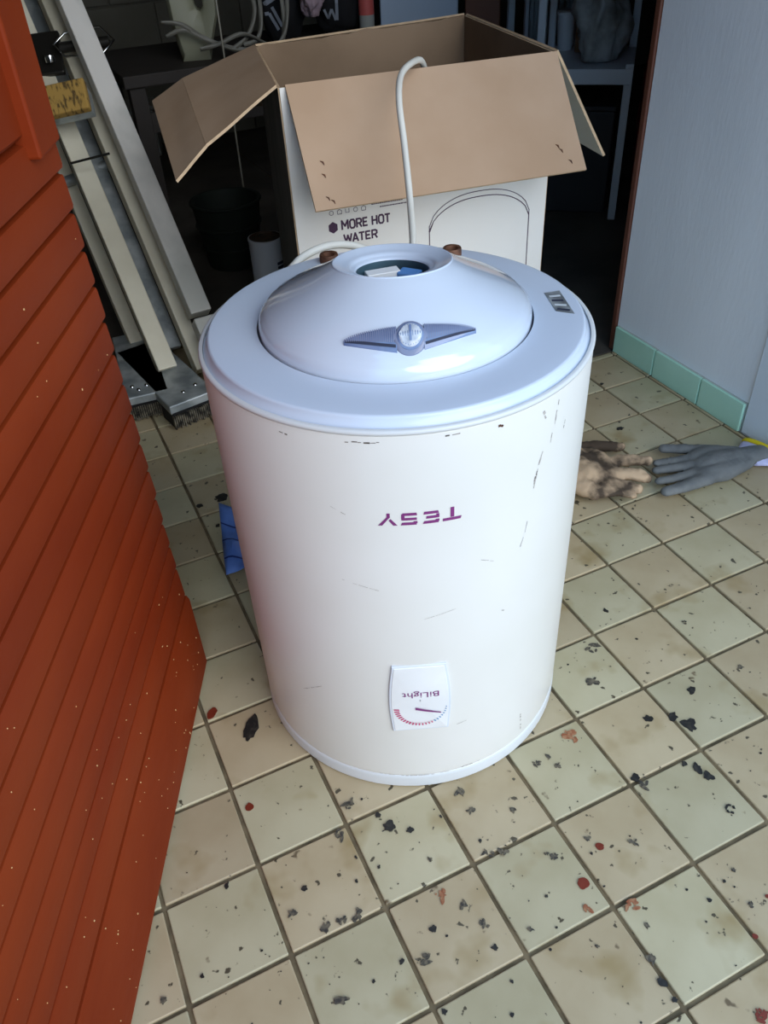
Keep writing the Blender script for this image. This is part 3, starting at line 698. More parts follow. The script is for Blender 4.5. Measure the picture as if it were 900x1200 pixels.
def fline(path, w):
    g = G()
    for q in stroke2d(path, w): g.quad(*[fp(p[0], p[1], .0005) for p in q])
    return g
def hb(t, dz=0, up=.055): 
    """outline of the heater drawn on the carton: body sides and two arcs of the lid"""
    x = .2760 + (.5020 - .2760) * t; return (x, .452 + dz + up * (1 - abs(2 * t - 1) ** 2.4) ** .62)
g = fline([(.2760, .30), (.2760, .4520)] + [hb(k / 24) for k in range(25)] + [(.5020, .30)], .0019)
for q in stroke2d([hb(k / 24, .010, .056) for k in range(25)], .0016): g.quad(*[fp(p[0], p[1], .0006) for p in q])
for q in stroke2d([(.2760, .452), (.2760, .464)], .0016) + stroke2d([(.5020, .452), (.5020, .464)], .0016): g.quad(*[fp(p[0], p[1], .0006) for p in q])
g.build('heater_drawing', 'purple_dk', carton)
for k in range(5):                                                                  # row of small care marks just under the flap
    s = .0725 + k * .0165; g = G()
    kind = k % 3
    pts = [(s + .0042 * math.cos(2 * PI * q / 12), .5215 + .0042 * math.sin(2 * PI * q / 12)) for q in range(13)] if kind == 0 else [(s - .004, .5175), (s - .0045, .5235), (s, .5265), (s + .0045, .5235), (s + .004, .5175), (s - .004, .5175)] if kind == 1 else [(s - .004, .526), (s - .004, .5185), (s + .003, .5185), (s + .003, .526)]
    fline(pts, .0010).build('care_mark', 'purple_dk', carton)
for r_, (s0, n_, z_) in enumerate(((.155, 15, .525), (.172, 13, .518))):
    g = G(); x = s0
    for k in range(n_):
        w_ = random.uniform(.002, .005); g.quad(fp(x, z_), fp(x + w_, z_), fp(x + w_, z_ + .0036 - r_ * .0015), fp(x, z_ + .0036 - r_ * .0015)); x += w_ + .0008
    g.build('small_print', 'purple_dk', carton)
fr = G()
fr.bm.free()
# stains on the front flap
def flapp(u, v, off=.0036):
    a, b, c, d = FLt + up + Vector((.010, -.003, 0)), FRt + up + Vector((-.003, -.003, 0)), Vector((.981, .704, .573)), Vector((.451, .767, .5755))
    N = (b - a).cross(d - a).normalized(); return a.lerp(b, u).lerp(d.lerp(c, u), v) - N * off
for u, v, w_ in ((.055, .62, .006), (.05, .72, .006), (.045, .90, .006), (.06, .93, .004), (.905, .76, .008), (.915, .80, .006), (.94, .90, .006)):
    g = G(); g.tube([flapp(u, v), flapp(u + .008, v + .012), flapp(u + .010, v + .035)], [.0006, .0016, .0006], 5); g.build('glue_fleck', 'rust', carton)

# ------------------------------------------------------------------ FOLDED LADDER leaning behind the door
LD = Vector((-.070, .672, .737)).normalized(); LX = Vector((.902, -.428, -.049)); LX = (LX - LD * LX.dot(LD)).normalized(); LZ = LX.cross(LD)   # along the rails, across, towards the back
if LZ.y < 0: LZ = -LZ
ladder = empty('folding_ladder', (.20, 1.25, 0), 'folded aluminium ladder with ribbed rubber feet leaning behind the red door', 'ladder')
def rail(name, base, length, w_, d_, m, turn=24):
    b = Vector(base); c = b + LD * (length / 2); a = R_(turn); ax = LX * math.cos(a) + LZ * math.sin(a); az = LZ * math.cos(a) - LX * math.sin(a)
    return G().obox(c, ax, az, LD, w_ / 2, d_ / 2, length / 2).build(name, m, ladder, bevel=.003)
rail('rail', Vector((.3125, 1.306, .202)) + LZ * .012, 3.00, .054, .040, 'alu')
rail('rail', Vector((.329, 1.155, .036)) + LZ * .012, .212, .054, .040, 'alu')
rail('rail', Vector((.283, 1.293, .062)) + LZ * .03, 3.1, .036, .040, 'alu_warm')
rail('rail', Vector((.208, 1.330, .062)), 3.1, .050, .028, 'alu_warm')
rail('rail', Vector((.250, 1.440, .066)) + LZ * .02, 3.0, .036, .026, 'zinc')
rail('rail', Vector((.163, 1.52, .066)) + LZ * .02, 3.0, .036, .026, 'alu_warm')
for k in range(7):                                                                  # rungs joining the rails
    t = .50 + k * .28
    if t in ():
        continue
    p = Vector((.22, 1.44, .10)) + LD * t + LZ * .05
    G().tube([p - LX * .13, p + LX * .11], .014, 12).build('rung', 'zinc', ladder, 40)
# two flat foot bars with ribbed rubber ends
def foot(fx0, fx1, length, z0, z1, z2):
    a, b = Vector(fx0), Vector(fx1); d = (b - a).normalized(); n = Vector((-d.y, d.x, 0)); 
    ft = G().hexa([a + Vector((0, 0, z1)) + n * .0, b + Vector((0, 0, z1)), b + n * length + Vector((.012, 0, z1)), a + n * length + Vector((.012, 0, z1))],
                  [a + Vector((0, 0, z2)), b + Vector((0, 0, z2)), b + n * length + Vector((.012, 0, z2)), a + n * length + Vector((.012, 0, z2))]).build('foot_bar', 'zinc', ladder, bevel=.003)
    ins = d * .003
    pad = G().hexa([a + ins + n * .004 + Vector((0, 0, z0)), b - ins + n * .004 + Vector((0, 0, z0)), b - ins + n * .07 + Vector((0, 0, z0)), a + ins + n * .07 + Vector((0, 0, z0))],
                   [a + ins - n * .003 + Vector((0, 0, z1 + .004)), b - ins - n * .003 + Vector((0, 0, z1 + .004)), b - ins + n * .07 + Vector((0, 0, z1)), a + ins + n * .07 + Vector((0, 0, z1))]).build('rubber_foot', 'rubber_k', ft, bevel=.002)
    g = G(); L = (b - a).length; nn = int(L / .0052)
    for k in range(nn):
        c = a + d * (L * (k + .5) / nn) - n * .0045; zz = z0 + random.uniform(0, .010); g.obox(c + Vector((0, 0, (zz + z1 - .002) / 2)), d, n, (0, 0, 1), .0015, .0045, (z1 - .002 - zz) / 2)
    g.build('rubber_rib', 'rubber_b', ft)
foot((.082, 1.232, 0), (.186, 1.226, 0), .36, .0005, .040, .064)
foot((.167, 1.140, 0), (.286, 1.164, 0), .36, .0005, .040, .064)
for px, py in ((.120, 1.262), (.142, 1.275), (.108, 1.285), (.215, 1.195), (.250, 1.215)):  # small bright studs added as glints on the foot bars
    G().lathe([(0, .0675), (.004, .067), (.0055, .0640)], (px, py, 0), 12).build('foot_glint', 'chrome', ladder, 60)
# upper cross bar end with worn yellow rubber, hinge with wire bail
bc = Vector((.160, 1.678, .640)); bx_ = Vector((.125, -.040, .016)).normalized()
bar_ = G().obox(bc + LZ * .03, bx_, bx_.cross(LZ).normalized(), LZ, .062, .031, .020).build('cross_bar', 'zinc', ladder, bevel=.004)
G().obox(bc, bx_, bx_.cross(LZ).normalized(), LZ, .064, .037, .012).build('end_cap', 'rubber_y', bar_, bevel=.004)
h0, h1 = Vector((.191, 1.862, .728)), Vector((.334, 1.818, .735)); hx = (h1 - h0).normalized(); hm = (h0 + h1) / 2
hy = LD - hx * LD.dot(hx); hy.normalize()
lp = [(-.074, .004), (-.042, .030), (.046, .034), (.076, -.004), (.044, -.034), (-.050, -.030)]
G().tube([hm + hx * a + hy * b for a, b in lp], .0030, 8, closed=True).build('wire_bail', 'chrome', ladder, 60)
G().tube([hm - hx * .062 + hy * .0 + LZ * .01, hm + hx * .062 + LZ * .01], .013, 16).build('hinge_pin', 'steel_dk', ladder, 50)
G().obox(hm - hx * .15 + LZ * .03, hx, hy, LZ, .085, .055, .008).build('hinge_plate', 'steel_dk', ladder, bevel=.004)
for a in (-.205, -.145):
    G().obox(hm + hx * a - hy * .035 + LZ * .012, hx, hy + hx * -.3, LZ, .020, .018, .006).build('hinge_leaf', 'alu_warm', ladder, bevel=.002)
G().lathe([(0, .006), (.012, .006), (.013, 0), (.013, -.01)], hm - hx * .092 - hy * .02 + LZ * .01, 16).build('bolt_head', 'chrome', ladder, 50)
G().tube([Vector((.140, 1.66, .50)) + LZ * -.005, Vector((.235, 1.63, .515)) + LZ * -.005], .003, 8).build('tie_rod', 'steel_dk', ladder, 50)

# ------------------------------------------------------------------ WORK GLOVES on the tiles
def capsule(bm, pts, rads, seg=12):
    """tapered rounded limb through the points"""
    P = smooth_path(pts, 5); n = len(P); m = len(rads)
    R = []
    for i in range(n):
        t = i / (n - 1) * (m - 1); k = min(int(t), m - 2); R.append(rads[k] + (rads[k + 1] - rads[k]) * (t - k))
    for p, r in zip(P, R):
        bmesh.ops.create_icosphere(bm, subdivisions=2, radius=r, matrix=Matrix.Translation(p))
def glove(name, chains, m, label, cat='glove', flat=.75, voxel=.0032, group=None, wr=.0, seed=0):
    bm = bmesh.new()
    for pts, rads in chains: capsule(bm, pts, rads)
    for v in bm.verts: v.co.z = .001 + (v.co.z) * flat
    zmin = min(v.co.z for v in bm.verts)
    for v in bm.verts: v.co.z -= zmin - .001
    me = bpy.data.meshes.new(name); bm.to_mesh(me); bm.free()
    tmp = bpy.data.objects.new('shape', me); COL.objects.link(tmp)
    rm = tmp.modifiers.new('r', 'REMESH'); rm.mode = 'VOXEL'; rm.voxel_size = voxel; rm.use_smooth_shade = True
    sm = tmp.modifiers.new('s', 'SMOOTH'); sm.iterations = 4; sm.factor = .5
    dg = bpy.context.evaluated_depsgraph_get(); me2 = bpy.data.meshes.new_from_object(tmp.evaluated_get(dg)); bpy.data.objects.remove(tmp)
    zs = min(v.co.z for v in me2.vertices)
    for v in me2.vertices:
        d = noise.noise(v.co * 38 + Vector((seed, 0, 0))) * wr + noise.noise(v.co * 95 + Vector((seed, 5, 0))) * wr * .5
        v.co.z = max(.0008, v.co.z - zs + .0008 + d * min(1, v.co.z / .015)); v.co.x += d * .5
    me2.name = name; me2.materials.clear(); me2.materials.append(MT[m]); me2.shade_smooth()
    o = bpy.data.objects.new(name, me2); COL.objects.link(o); return tag(o, label, cat, group)
Zg = .016
grey = glove('work_glove', [
    ([(1.262, .374, Zg), (1.205, .383, Zg + .002), (1.150, .392, Zg + .004), (1.125, .396, Zg + .002)], [.023, .027, .030, .024]),
    ([(1.215, .402, Zg), (1.165, .420, Zg), (1.130, .424, Zg)], [.020, .026, .022]),
    ([(1.215, .366, Zg), (1.150, .364, Zg), (1.105, .370, Zg)], [.020, .027, .022]),
    ([(1.190, .420, Zg), (1.150, .455, Zg), (1.100, .488, Zg - .001)], [.020, .0150, .0125]),
    ([(1.135, .424, Zg), (1.095, .438, Zg), (1.052, .452, Zg - .002)], [.0165, .0120, .0105]),
    ([(1.120, .406, Zg), (1.078, .418, Zg), (1.034, .433, Zg - .002)], [.0165, .0120, .0105]),
    ([(1.105, .384, Zg), (1.058, .390, Zg), (1.014, .400, Zg - .002)], [.0160, .0120, .0105]),
    ([(1.105, .360, Zg), (1.050, .360, Zg), (1.004, .366, Zg - .002)], [.0190, .0150, .0130]),
], 'glove_g', 'grey coated work glove lying palm down by the wall, cuff to the wall', wr=.0012, seed=2)
# knitted cuff, flattened, with a yellow hem
ca, cb_ = Vector((1.234, .374, 0)), Vector((1.288, .382, 0)); cd = (cb_ - ca).normalized(); cn = Vector((-cd.y, cd.x, 0))
def cuffring(t, hw, hz, lift=0): 
    c = ca.lerp(cb_, t); return [c + cn * hw * math.cos(2 * PI * k / 20) + Vector((0, 0, .0012 + hz + lift + hz * math.sin(2 * PI * k / 20))) for k in range(20)]
CU = [(0, .024, .009, .003), (.25, .036, .010, .002), (.5, .046, .010, .001), (.75, .051, .010, .001), (.90, .053, .010, .001)]
def rings(rs, name, m, parent):
    g = G(); vv = [[g.bm.verts.new(p) for p in r] for r in rs]
    for a, b in zip(vv, vv[1:]):
        for k in range(20): g.bm.faces.new((a[k], a[(k + 1) % 20], b[(k + 1) % 20], b[k]))
    g.bm.faces.new(vv[0][::-1]); g.bm.faces.new(vv[-1]); return g.build(name, m, parent, 180)
rings([cuffring(*q) for q in CU], 'cuff', 'cuff', grey)
rings([cuffring(.885, .0545, .0115, 0), cuffring(.92, .0560, .0130, 0), cuffring(1.06, .0560, .0132, 0), cuffring(1.10, .0540, .0115, 0)], 'cuff_hem', 'hem', grey)
glove('work_glove', [
    ([(.905, .560, Zg), (.900, .520, Zg + .002), (.893, .480, Zg + .006), (.910, .455, Zg + .003)], [.028, .036, .038, .030]),
    ([(.860, .535, Zg), (.855, .490, Zg + .004), (.865, .450, Zg)], [.024, .034, .028]),
    ([(.940, .540, Zg), (.940, .500, Zg + .004), (.935, .470, Zg + .004)], [.022, .028, .026]),
    ([(.920, .575, Zg - .002), (.965, .563, Zg), (1.020, .537, Zg - .002)], [.018, .0155, .0130]),
    ([(.935, .490, Zg + .006), (.975, .480, Zg + .013), (1.000, .470, Zg + .012), (1.030, .462, Zg)], [.021, .0150, .0145, .0130]),
    ([(.920, .460, Zg + .006), (.950, .440, Zg + .012), (.975, .422, Zg + .010), (.990, .414, Zg)], [.021, .0150, .0150, .0135]),
    ([(.895, .440, Zg + .004), (.925, .418, Zg + .008), (.953, .396, Zg)], [.021, .0150, .0135]),
    ([(.870, .430, Zg), (.905, .408, Zg + .003), (.930, .386, Zg - .002)], [.020, .0140, .0125]),
], 'glove_b', 'brown dirt-stained leather work glove lying beside the grey glove', wr=.0042, seed=9)

# ------------------------------------------------------------------ BLUE PLASTIC WRAP on the floor left of the heater
wr = G(); rows = []
wa, wb_, wc, wd = Vector((.128, .570, .004)), Vector((.180, .545, .004)), Vector((.262, .660, .02)), Vector((.170, .745, .03))
for i in range(13):
    r_ = []
    for j in range(9):
        u, v = j / 8, i / 12; p = wa.lerp(wb_, u).lerp(wd.lerp(wc, u), v); p.z += .004 + .012 * noise.noise(Vector((u * 2, v * 3, 4))) + .012 * abs(math.sin(3 * u + 2 * v)); p.z = max(.003, p.z); r_.append(p)
    rows.append(r_)
wr.grid(rows); wro = wr.build('plastic_wrap', 'bluewrap', None, 30)
sd = wro.modifiers.new('thickness', 'SOLIDIFY'); sd.thickness = .0016
tag(wro, 'crumpled blue plastic wrap with dark lines on the tiles beside the heater', 'wrapping')
for v0 in (2, 5, 8):
    g = G(); g.grid([[rows[v0][k] + Vector((0, 0, .0024)) for k in range(9)], [rows[v0][k].lerp(rows[v0 + 1][k], .25) + Vector((0, 0, .0024)) for k in range(9)]]); g.build('printed_line', 'blueline', wro)

# ------------------------------------------------------------------ THINGS IN THE DARK STORE ROOM
tin = empty('tin_can', (.595, 1.615, 0), 'white tin can with a dark rusty lid on the floor left of the carton', 'can')
G().lathe([(0, .0), (.048, .0), (.0490, .003), (.0480, .006), (.0480, .232), (.0495, .235), (.0490, .240), (.0440, .241)], (.595, 1.615, 0), 40).build('can_body', 'tin', tin, 40)
G().lathe([(.0445, .2415), (.043, .236), (.040, .237), (0, .238)], (.595, 1.615, 0), 32).build('can_lid', 'tinlid', tin, 40)
g = G()
for z in (.170, .158): g.grid([[(.595 + .0487 * math.cos(a), 1.615 + .0487 * math.sin(a), z) for a in [R_(-75 + 45 * k / 8) for k in range(9)]], [(.595 + .0487 * math.cos(a), 1.615 + .0487 * math.sin(a), z + .008) for a in [R_(-75 + 45 * k / 8) for k in range(9)]]])
g.build('label_print', 'navy', tin)
bt = empty('bottle', (.668, 1.545, 0), 'small dark bottle standing between the white tin and the carton', 'bottle')
G().lathe([(0, 0), (.022, 0), (.024, .004), (.024, .14), (.018, .158), (.010, .165), (.010, .172)], (.668, 1.545, 0), 24).build('bottle_body', 'darkbox', bt, 40)
G().lathe([(.011, .168), (.0125, .169), (.0125, .186), (.011, .188), (0, .188)], (.668, 1.545, 0), 20).build('cap', 'greyplas', bt, 40)
bk_ = empty('basket', (.615, 2.09, 0), 'dark green round basket in the shade behind the white tin', 'basket')
G().lathe([(0, .002), (.085, .002), (.088, .01), (.112, .215), (.106, .215), (.083, .014), (0, .012)], (.615, 2.09, 0), 36).build('basket_body', 'basket', bk_, 40)
for z, r in ((.212, .114), (.14, .1055), (.07, .0965)): G().tube([(.615 + r * math.cos(2 * PI * k / 28), 2.09 + r * math.sin(2 * PI * k / 28), z) for k in range(28)], .005, 6, closed=True).build('hoop', 'basket', bk_, 180)

# dark low workbench with the bundles on it
bench = empty('workbench', (.80, 2.60, 0), 'dark low workbench in the shade behind the open carton', 'bench')
BZ = .575
G().box(.40, 1.30, 2.24, 2.78, BZ - .035, BZ).build('bench_top', 'darkwood', bench, bevel=.003)
for x in (.44, 1.26):
    for y in (2.28, 2.74): G().box(x - .025, x + .025, y - .025, y + .025, 0, BZ - .035).build('leg', 'darkwood', bench, bevel=.002)
G().box(.465, 1.235, 2.27, 2.295, .40, .46).build('stretcher', 'darkwood', bench, bevel=.002)
rod = G().tube([(.708, 2.190, .002), (.724, 2.226, BZ + .30)], .0032, 10).build('rod', 'rod', None, 60); tag(rod, 'thin grey rod leaning upright on the edge of the workbench', 'rod')
# pale plastic jug with an oval grip hole
jug = empty('plastic_jug', (.69, 2.40, BZ), 'pale plastic jug with an oval grip hole standing on the workbench', 'jug')
g = G(); jc = Vector((.690, 2.38, BZ)); jx = Vector((.955, -.30, 0)).normalized(); jy = Vector((.30, .955, 0)).normalized()
def jp(a, b, d): return jc + jx * a + Vector((0, 0, b)) + jy * d
outer = [(-.060, .0), (-.078, .10), (-.082, .20), (-.070, .27), (-.03, .31), (.03, .31), (.068, .27), (.078, .20), (.070, .12), (.045, .05), (.030, .0)]
hole = [(.018 * math.cos(2 * PI * k / 11) + .016, .166 + .030 * math.sin(2 * PI * k / 11)) for k in range(11)]
hole = [min(hole, key=lambda h: (Vector(h) - (Vector(o).lerp(Vector((.016, .166)), .8))).length) for o in outer]
hole = []
for o in outer:
    a = math.atan2(o[1] - .166, o[0] - .016); hole.append((.016 + .017 * math.cos(a), .166 + .031 * math.sin(a)))
n = len(outer); rows = [[jp(*hole[k % n], -.030) for k in range(n + 1)], [jp(*(Vector(hole[k % n]).lerp(Vector(outer[k % n]), .25)), -.048) for k in range(n + 1)], [jp(*(Vector(hole[k % n]).lerp(Vector(outer[k % n]), .85)), -.050) for k in range(n + 1)], [jp(*outer[k % n], -.035) for k in range(n + 1)], [jp(*outer[k % n], .035) for k in range(n + 1)], [jp(*(Vector(hole[k % n]).lerp(Vector(outer[k % n]), .85)), .05) for k in range(n + 1)], [jp(*hole[k % n], .030) for k in range(n + 1)], [jp(*hole[k % n], -.030) for k in range(n + 1)]]
g.grid(rows); bmesh.ops.remove_doubles(g.bm, verts=g.bm.verts, dist=.0004); g.build('jug_body', 'palegreen', jug, 50)
q = jp(0, .305, 0); G().lathe([(.0, .03), (.022, .03), (.024, .026), (.024, .0)], q, 20).build('jug_cap', 'greyplas', jug, 40)
# tangle of straps hanging over the bench
def strap(name, pts, w, parent=None):
    P = smooth_path(pts, 8); g = G(); rows = []
    for i, p in enumerate(P):
        t = (P[min(i + 1, len(P) - 1)] - P[max(i - 1, 0)]).normalized(); s_ = t.cross(Vector((.45, .85, .15)) + Vector((.4 * math.sin(i * .4), 0, .4 * math.cos(i * .3)))).normalized() * w / 2; rows.append([p - s_, p + s_])
    g.grid(rows); o = g.build(name, 'strap', parent, 180); s2 = o.modifiers.new('thickness', 'SOLIDIFY'); s2.thickness = .001; return o
tg = empty('packing_straps', (.75, 2.30, BZ), 'tangle of pale plastic packing straps lying over the workbench edge', 'straps')
z0 = BZ + .012
for pts in ([(.56, 2.30, z0 + .11), (.62, 2.29, z0 + .10), (.68, 2.285, z0 + .06), (.76, 2.27, z0 + .025), (.83, 2.265, z0 + .01)],
            [(.57, 2.31, z0 + .07), (.63, 2.29, z0 + .085), (.70, 2.28, z0 + .045), (.78, 2.26, z0 + .015), (.86, 2.27, z0 + .02)],
            [(.86, 2.40, z0 + .30), (.855, 2.33, z0 + .20), (.86, 2.29, z0 + .12), (.82, 2.27, z0 + .05), (.76, 2.265, z0 + .02)],
            [(.89, 2.40, z0 + .32), (.885, 2.32, z0 + .19), (.875, 2.28, z0 + .10), (.85, 2.265, z0 + .04), (.80, 2.26, z0 + .03)],
            [(.95, 2.40, z0 + .32), (.955, 2.31, z0 + .18), (.95, 2.28, z0 + .08), (.935, 2.27, z0 + .02)],
            [(.97, 2.40, z0 + .32), (.975, 2.32, z0 + .20), (.965, 2.28, z0 + .11), (.93, 2.26, z0 + .03), (.87, 2.26, z0 + .01)],
            [(.66, 2.27, z0 + .03), (.72, 2.26, z0 + .04), (.80, 2.25, z0 + .06), (.88, 2.26, z0 + .02)]): strap('strap', pts, .013, tg)
def lump(name, c, sx, sy, sz, m, label, cat, seed=0, amp=.25, group=None, parent=None, sub=4):
    bm = bmesh.new(); bmesh.ops.create_icosphere(bm, subdivisions=sub, radius=1)
    for v in bm.verts:
        d = 1 + amp * noise.noise(v.co * 1.6 + Vector((seed, 0, 0))) + amp * .55 * noise.noise(v.co * 4 + Vector((0, seed, 0))) + amp * .3 * abs(noise.noise(v.co * 9 + Vector((0, 0, seed))))
        v.co = Vector((c[0] + v.co.x * sx * d, c[1] + v.co.y * sy * d, c[2] + sz + max(-.96, v.co.z * d) * sz))
    me = bpy.data.meshes.new(name); bm.to_mesh(me); bm.free(); me.shade_smooth()
    o = link(name, me, parent, m); return tag(o, label, cat, group)
b1_ = lump('bag', (1.000, 2.45, BZ), .085, .08, .17, 'blackcloth', 'black bag with a pale striped mark on the workbench', 'bag', 3, .18)
def onlump(o, pts, w, m, name):
    """a printed band laid on the side of a bag that faces the door"""
    g = G()
    for a, b in zip(pts, pts[1:]):
        rows = []
        for k in range(5):
            p = Vector(a).lerp(Vector(b), k / 4); d = Vector((-.43, -.90, .0)); ok, hit, nr, _ = o.ray_cast(Vector((p.x, p.y, p.z)) + d * .5, -d)
            if ok: rows.append(hit - (-d) * .003)
        for u, v in zip(rows, rows[1:]):
            t = (v - u).normalized(); s_ = t.cross(Vector((-.43, -.90, 0))).normalized() * w / 2; g.quad(u - s_, u + s_, v + s_, v - s_)
    return g.build(name, m, o)
bpy.context.view_layer.update()
onlump(b1_, [(.945, 2.44, BZ + .125), (.985, 2.43, BZ + .145)], .014, 'stripe', 'printed_stripe')
onlump(b1_, [(.945, 2.44, BZ + .098), (.962, 2.44, BZ + .100), (.985, 2.43, BZ + .050)], .010, 'stripe', 'printed_stripe')
onlump(b1_, [(.975, 2.44, BZ + .118), (1.0, 2.43, BZ + .06)], .010, 'stripe', 'printed_stripe')
lump('cloth', (1.065, 2.31, BZ + .085), .034, .035, .070, 'pinkcloth', 'crumpled pink grey cloth between the two black bags', 'cloth', 8, .45)
b2_ = lump('bag', (1.195, 2.43, BZ), .085, .085, .165, 'blackcloth', 'black bag with pale lettering strokes near the pale blue cabinet', 'bag', 11, .16)
bpy.context.view_layer.update()
onlump(b2_, [(1.155, 2.43, BZ + .095), (1.162, 2.42, BZ + .065), (1.178, 2.42, BZ + .095), (1.19, 2.42, BZ + .06)], .008, 'stripe', 'printed_stroke')
onlump(b2_, [(1.205, 2.42, BZ + .22), (1.20, 2.42, BZ + .13), (1.195, 2.42, BZ + .06)], .010, 'stripe', 'printed_stroke')
rc = empty('jar', (1.268, 2.34, BZ), 'small jar with a red label at the end of the workbench', 'jar')
G().lathe([(0, 0), (.024, 0), (.026, .004), (.026, .15), (.02, .165), (.02, .18), (0, .18)], (1.268, 2.34, BZ), 24).build('jar_body', 'greyplas', rc, 40)
G().lathe([(.0265, .07), (.0265, .13)], (1.268, 2.34, BZ), 24).build('jar_label', 'pinkred', rc)

# pale blue cabinet and brown cupboard against the light side
def cabinet(name, o, ex, w_, d_, h_, m, label, cat, handle='chrome', ndoors=1):
    o = Vector(o); ex = Vector(ex).normalized(); ey = Vector((-ex.y, ex.x, 0)); t = empty(name, o + ex * w_ / 2 + ey * d_ / 2, label, cat)
    P = lambda a, b, z: o + ex * a + ey * b + Vector((0, 0, z))
    def bx(nm, a0, a1, b0, b1, z0, z1, mm, par=t, bev=.003): return G().hexa([P(a0, b0, z0), P(a1, b0, z0), P(a1, b1, z0), P(a0, b1, z0)], [P(a0, b0, z1), P(a1, b0, z1), P(a1, b1, z1), P(a0, b1, z1)]).build(nm, mm, par, bevel=bev)
    bx('carcass', 0, w_, .02, d_, .0, h_, m)
    for k in range(ndoors):
        a0, a1 = w_ * k / ndoors + .003, w_ * (k + 1) / ndoors - .003; d = bx('cabinet_door', a0, a1, 0, .019, .06, h_ - .01, m)
        bx('handle', a1 - .03, a1 - .02, -.015, .0, h_ * .7, h_ * .7 + .1, handle, d, .002)
    return t, bx
cabinet('cabinet', (1.345, 2.40, 0), (.89, -.456, 0), .275, .40, 1.15, 'bluepanel', 'pale blue cabinet behind the back edge of the carton', 'cabinet')
cabinet('cupboard', (1.610, 2.268, 0), (.86, -.51, 0), .125, .36, 1.25, 'brownwood', 'narrow brown wooden cupboard right of the pale blue cabinet', 'cupboard')
# ribbed grey panel in a white frame
fp_ = empty('framed_panel', (2.08, 2.46, 0), 'grey ribbed panel in a white metal frame behind the carton', 'panel')
pa, pb = Vector((1.95, 2.50, 0)), Vector((2.22, 2.42, 0)); pe = (pb - pa).normalized(); pn = Vector((-pe.y, pe.x, 0))
for t, w_ in ((0, .013), (.062, .0075), (.262, .012)):
    c = pa + pe * t; G().obox(c + Vector((0, 0, .55)), pe, pn, (0, 0, 1), w_, .013, .55).build('frame_post', 'offwhite', fp_, bevel=.003)
G().obox(pa + pe * .131 + Vector((0, 0, 1.09)), pe, pn, (0, 0, 1), .118, .012, .012).build('frame_rail', 'offwhite', fp_, bevel=.003)
for k in range(9):
    c = pa + pe * (.085 + .0195 * k) + pn * .004; G().tube([c + Vector((0, 0, .02)), c + Vector((0, 0, 1.075))], .0102, 8).build('rib', 'corr', fp_, 180)

# white rack with a shelf, things on it and below it
RA = Vector((1.685, 1.925, 0)); RE = Vector((.763, -.646, 0)).normalized(); RB = Vector((.646, .763, 0)).normalized()
rack = empty('rack', RA + RE * .17 + RB * .2, 'white metal rack with a low shelf beside the doorway', 'rack')
RP = lambda a, b, z: RA + RE * a + RB * b + Vector((0, 0, z))
def rbox(nm, a0, a1, b0, b1, z0, z1, m, par, bev=.003, taper=0): return G().hexa([RP(a0, b0, z0), RP(a1, b0, z0), RP(a1, b1, z0), RP(a0, b1, z0)], [RP(a0 + taper, b0 + taper, z1), RP(a1 - taper, b0 + taper, z1), RP(a1 - taper, b1 - taper, z1), RP(a0 + taper, b1 - taper, z1)]).build(nm, m, par, bevel=bev)
for a in (.0, .29):
    for b in (.0, .38): rbox('post', a, a + .026, b, b + .026, 0, 1.1 if a == 0 or b > 0 else .50, 'offwhite', rack)
rbox('shelf', .0, .316, -.004, .41, .440, .487, 'offwhite', rack)
rbox('upper_shelf', .027, .19, .20, .40, .66, .69, 'brownboard', rack)
fb = rbox('fibre_box', .105, .190, .27, .375, .488, .655, 'brownboard', None); tag(fb, 'small brown fibreboard box on the white rack shelf', 'box')
tub = empty('tub', RP(.065, .33, .488), 'small white tub on the white rack shelf', 'tub')
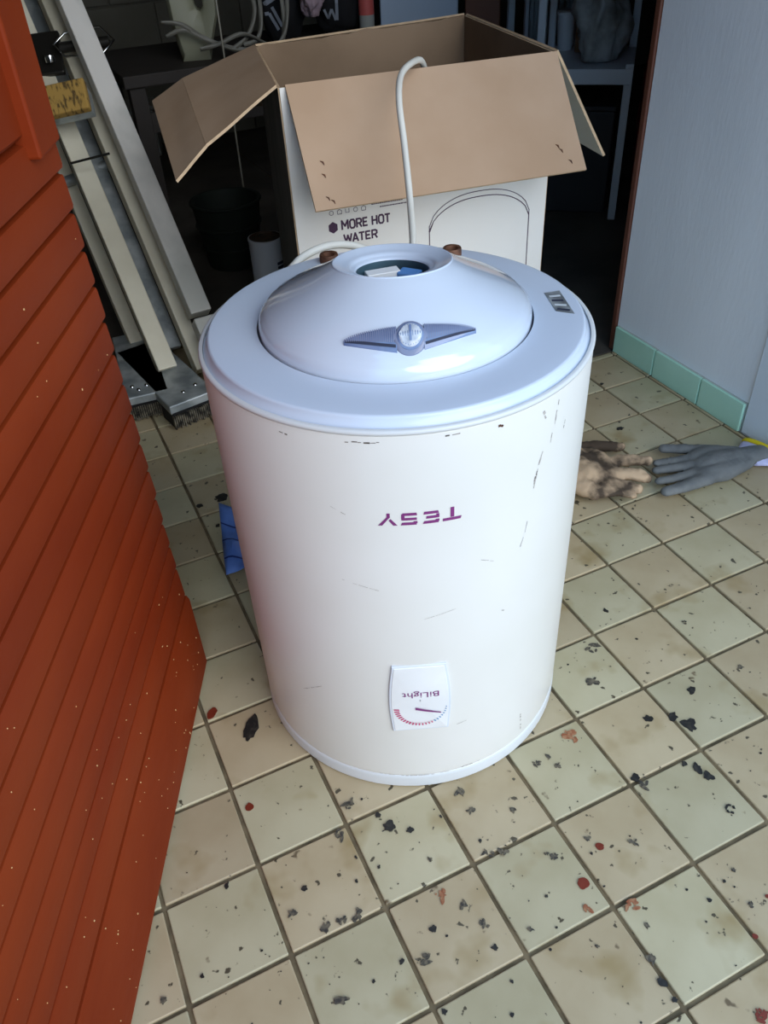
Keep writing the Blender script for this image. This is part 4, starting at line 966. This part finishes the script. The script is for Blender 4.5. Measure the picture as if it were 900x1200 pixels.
q = RP(.066, .33, .488); G().lathe([(0, 0), (.026, 0), (.033, .11), (.035, .112), (.035, .118)], q, 24).build('tub_body', 'offwhite', tub, 40); G().lathe([(.0345, .119), (.0345, .124), (0, .126)], q, 24).build('tub_lid', 'greyplas', tub, 40)
q = RP(.195, .115, .486); pb_ = lump('plastic_bag', q, .088, .075, .125, 'bag', 'crumpled translucent plastic bag full of things on the white rack', 'bag', 21, .35)
q = RP(.26, .22, .486)
cr1 = empty('crate', RP(.10, .16, 0), 'dark crate on the floor under the white rack shelf', 'crate')
rbox('crate_body', .032, .275, .06, .33, .001, .345, 'darkbox', cr1, .006); rbox('crate_lid', .029, .278, .055, .335, .346, .362, 'darkbox', cr1, .004); rbox('crate_handle', .12, .20, .050, .060, .25, .28, 'rubber_k', cr1, .003)
brl = empty('barrel', (2.26, 1.905, 0), 'dark red plastic barrel beside the door frame', 'barrel')
G().lathe([(0, .0), (.085, .0), (.092, .01), (.100, .08), (.102, .24), (.1045, .25), (.102, .26), (.100, .42), (.090, .47), (.080, .485)], (2.26, 1.905, 0), 40).build('barrel_body', 'redbarrel', brl, 50)
G().lathe([(.084, .480), (.088, .484), (.088, .510), (.084, .515), (0, .515)], (2.26, 1.905, 0), 36).build('barrel_lid', 'redbarrel', brl, 40)
bx0 = G().hexa([(.56, 3.62, 0), (.71, 3.58, 0), (.75, 3.74, 0), (.60, 3.78, 0)], [(.56, 3.62, .20), (.71, 3.58, .20), (.75, 3.74, .20), (.60, 3.78, .20)])
sb = empty('storage_box', (.655, 3.68, 0), 'light grey storage box on the floor by the far block wall', 'box')
bx0.build('box_body', 'greyplas', sb, bevel=.006)
G().hexa([(.553, 3.613, .201), (.716, 3.573, .201), (.757, 3.747, .201), (.593, 3.787, .201)], [(.553, 3.613, .222), (.716, 3.573, .222), (.757, 3.747, .222), (.593, 3.787, .222)]).build('box_lid', 'greyplas', sb, bevel=.004)
# block courses of the far wall where it can be seen
wbk = bpy.data.objects['wall_back']
for r in range(5):
    for c in range(5):
        x0 = -.35 + c * .40 + (.2 if r % 2 else 0); G().box(x0 + .004, x0 + .396, 3.786 - random.uniform(0, .004), 3.802, r * .2 + .004, r * .2 + .196).build('block', 'roomwall', wbk, bevel=.004)
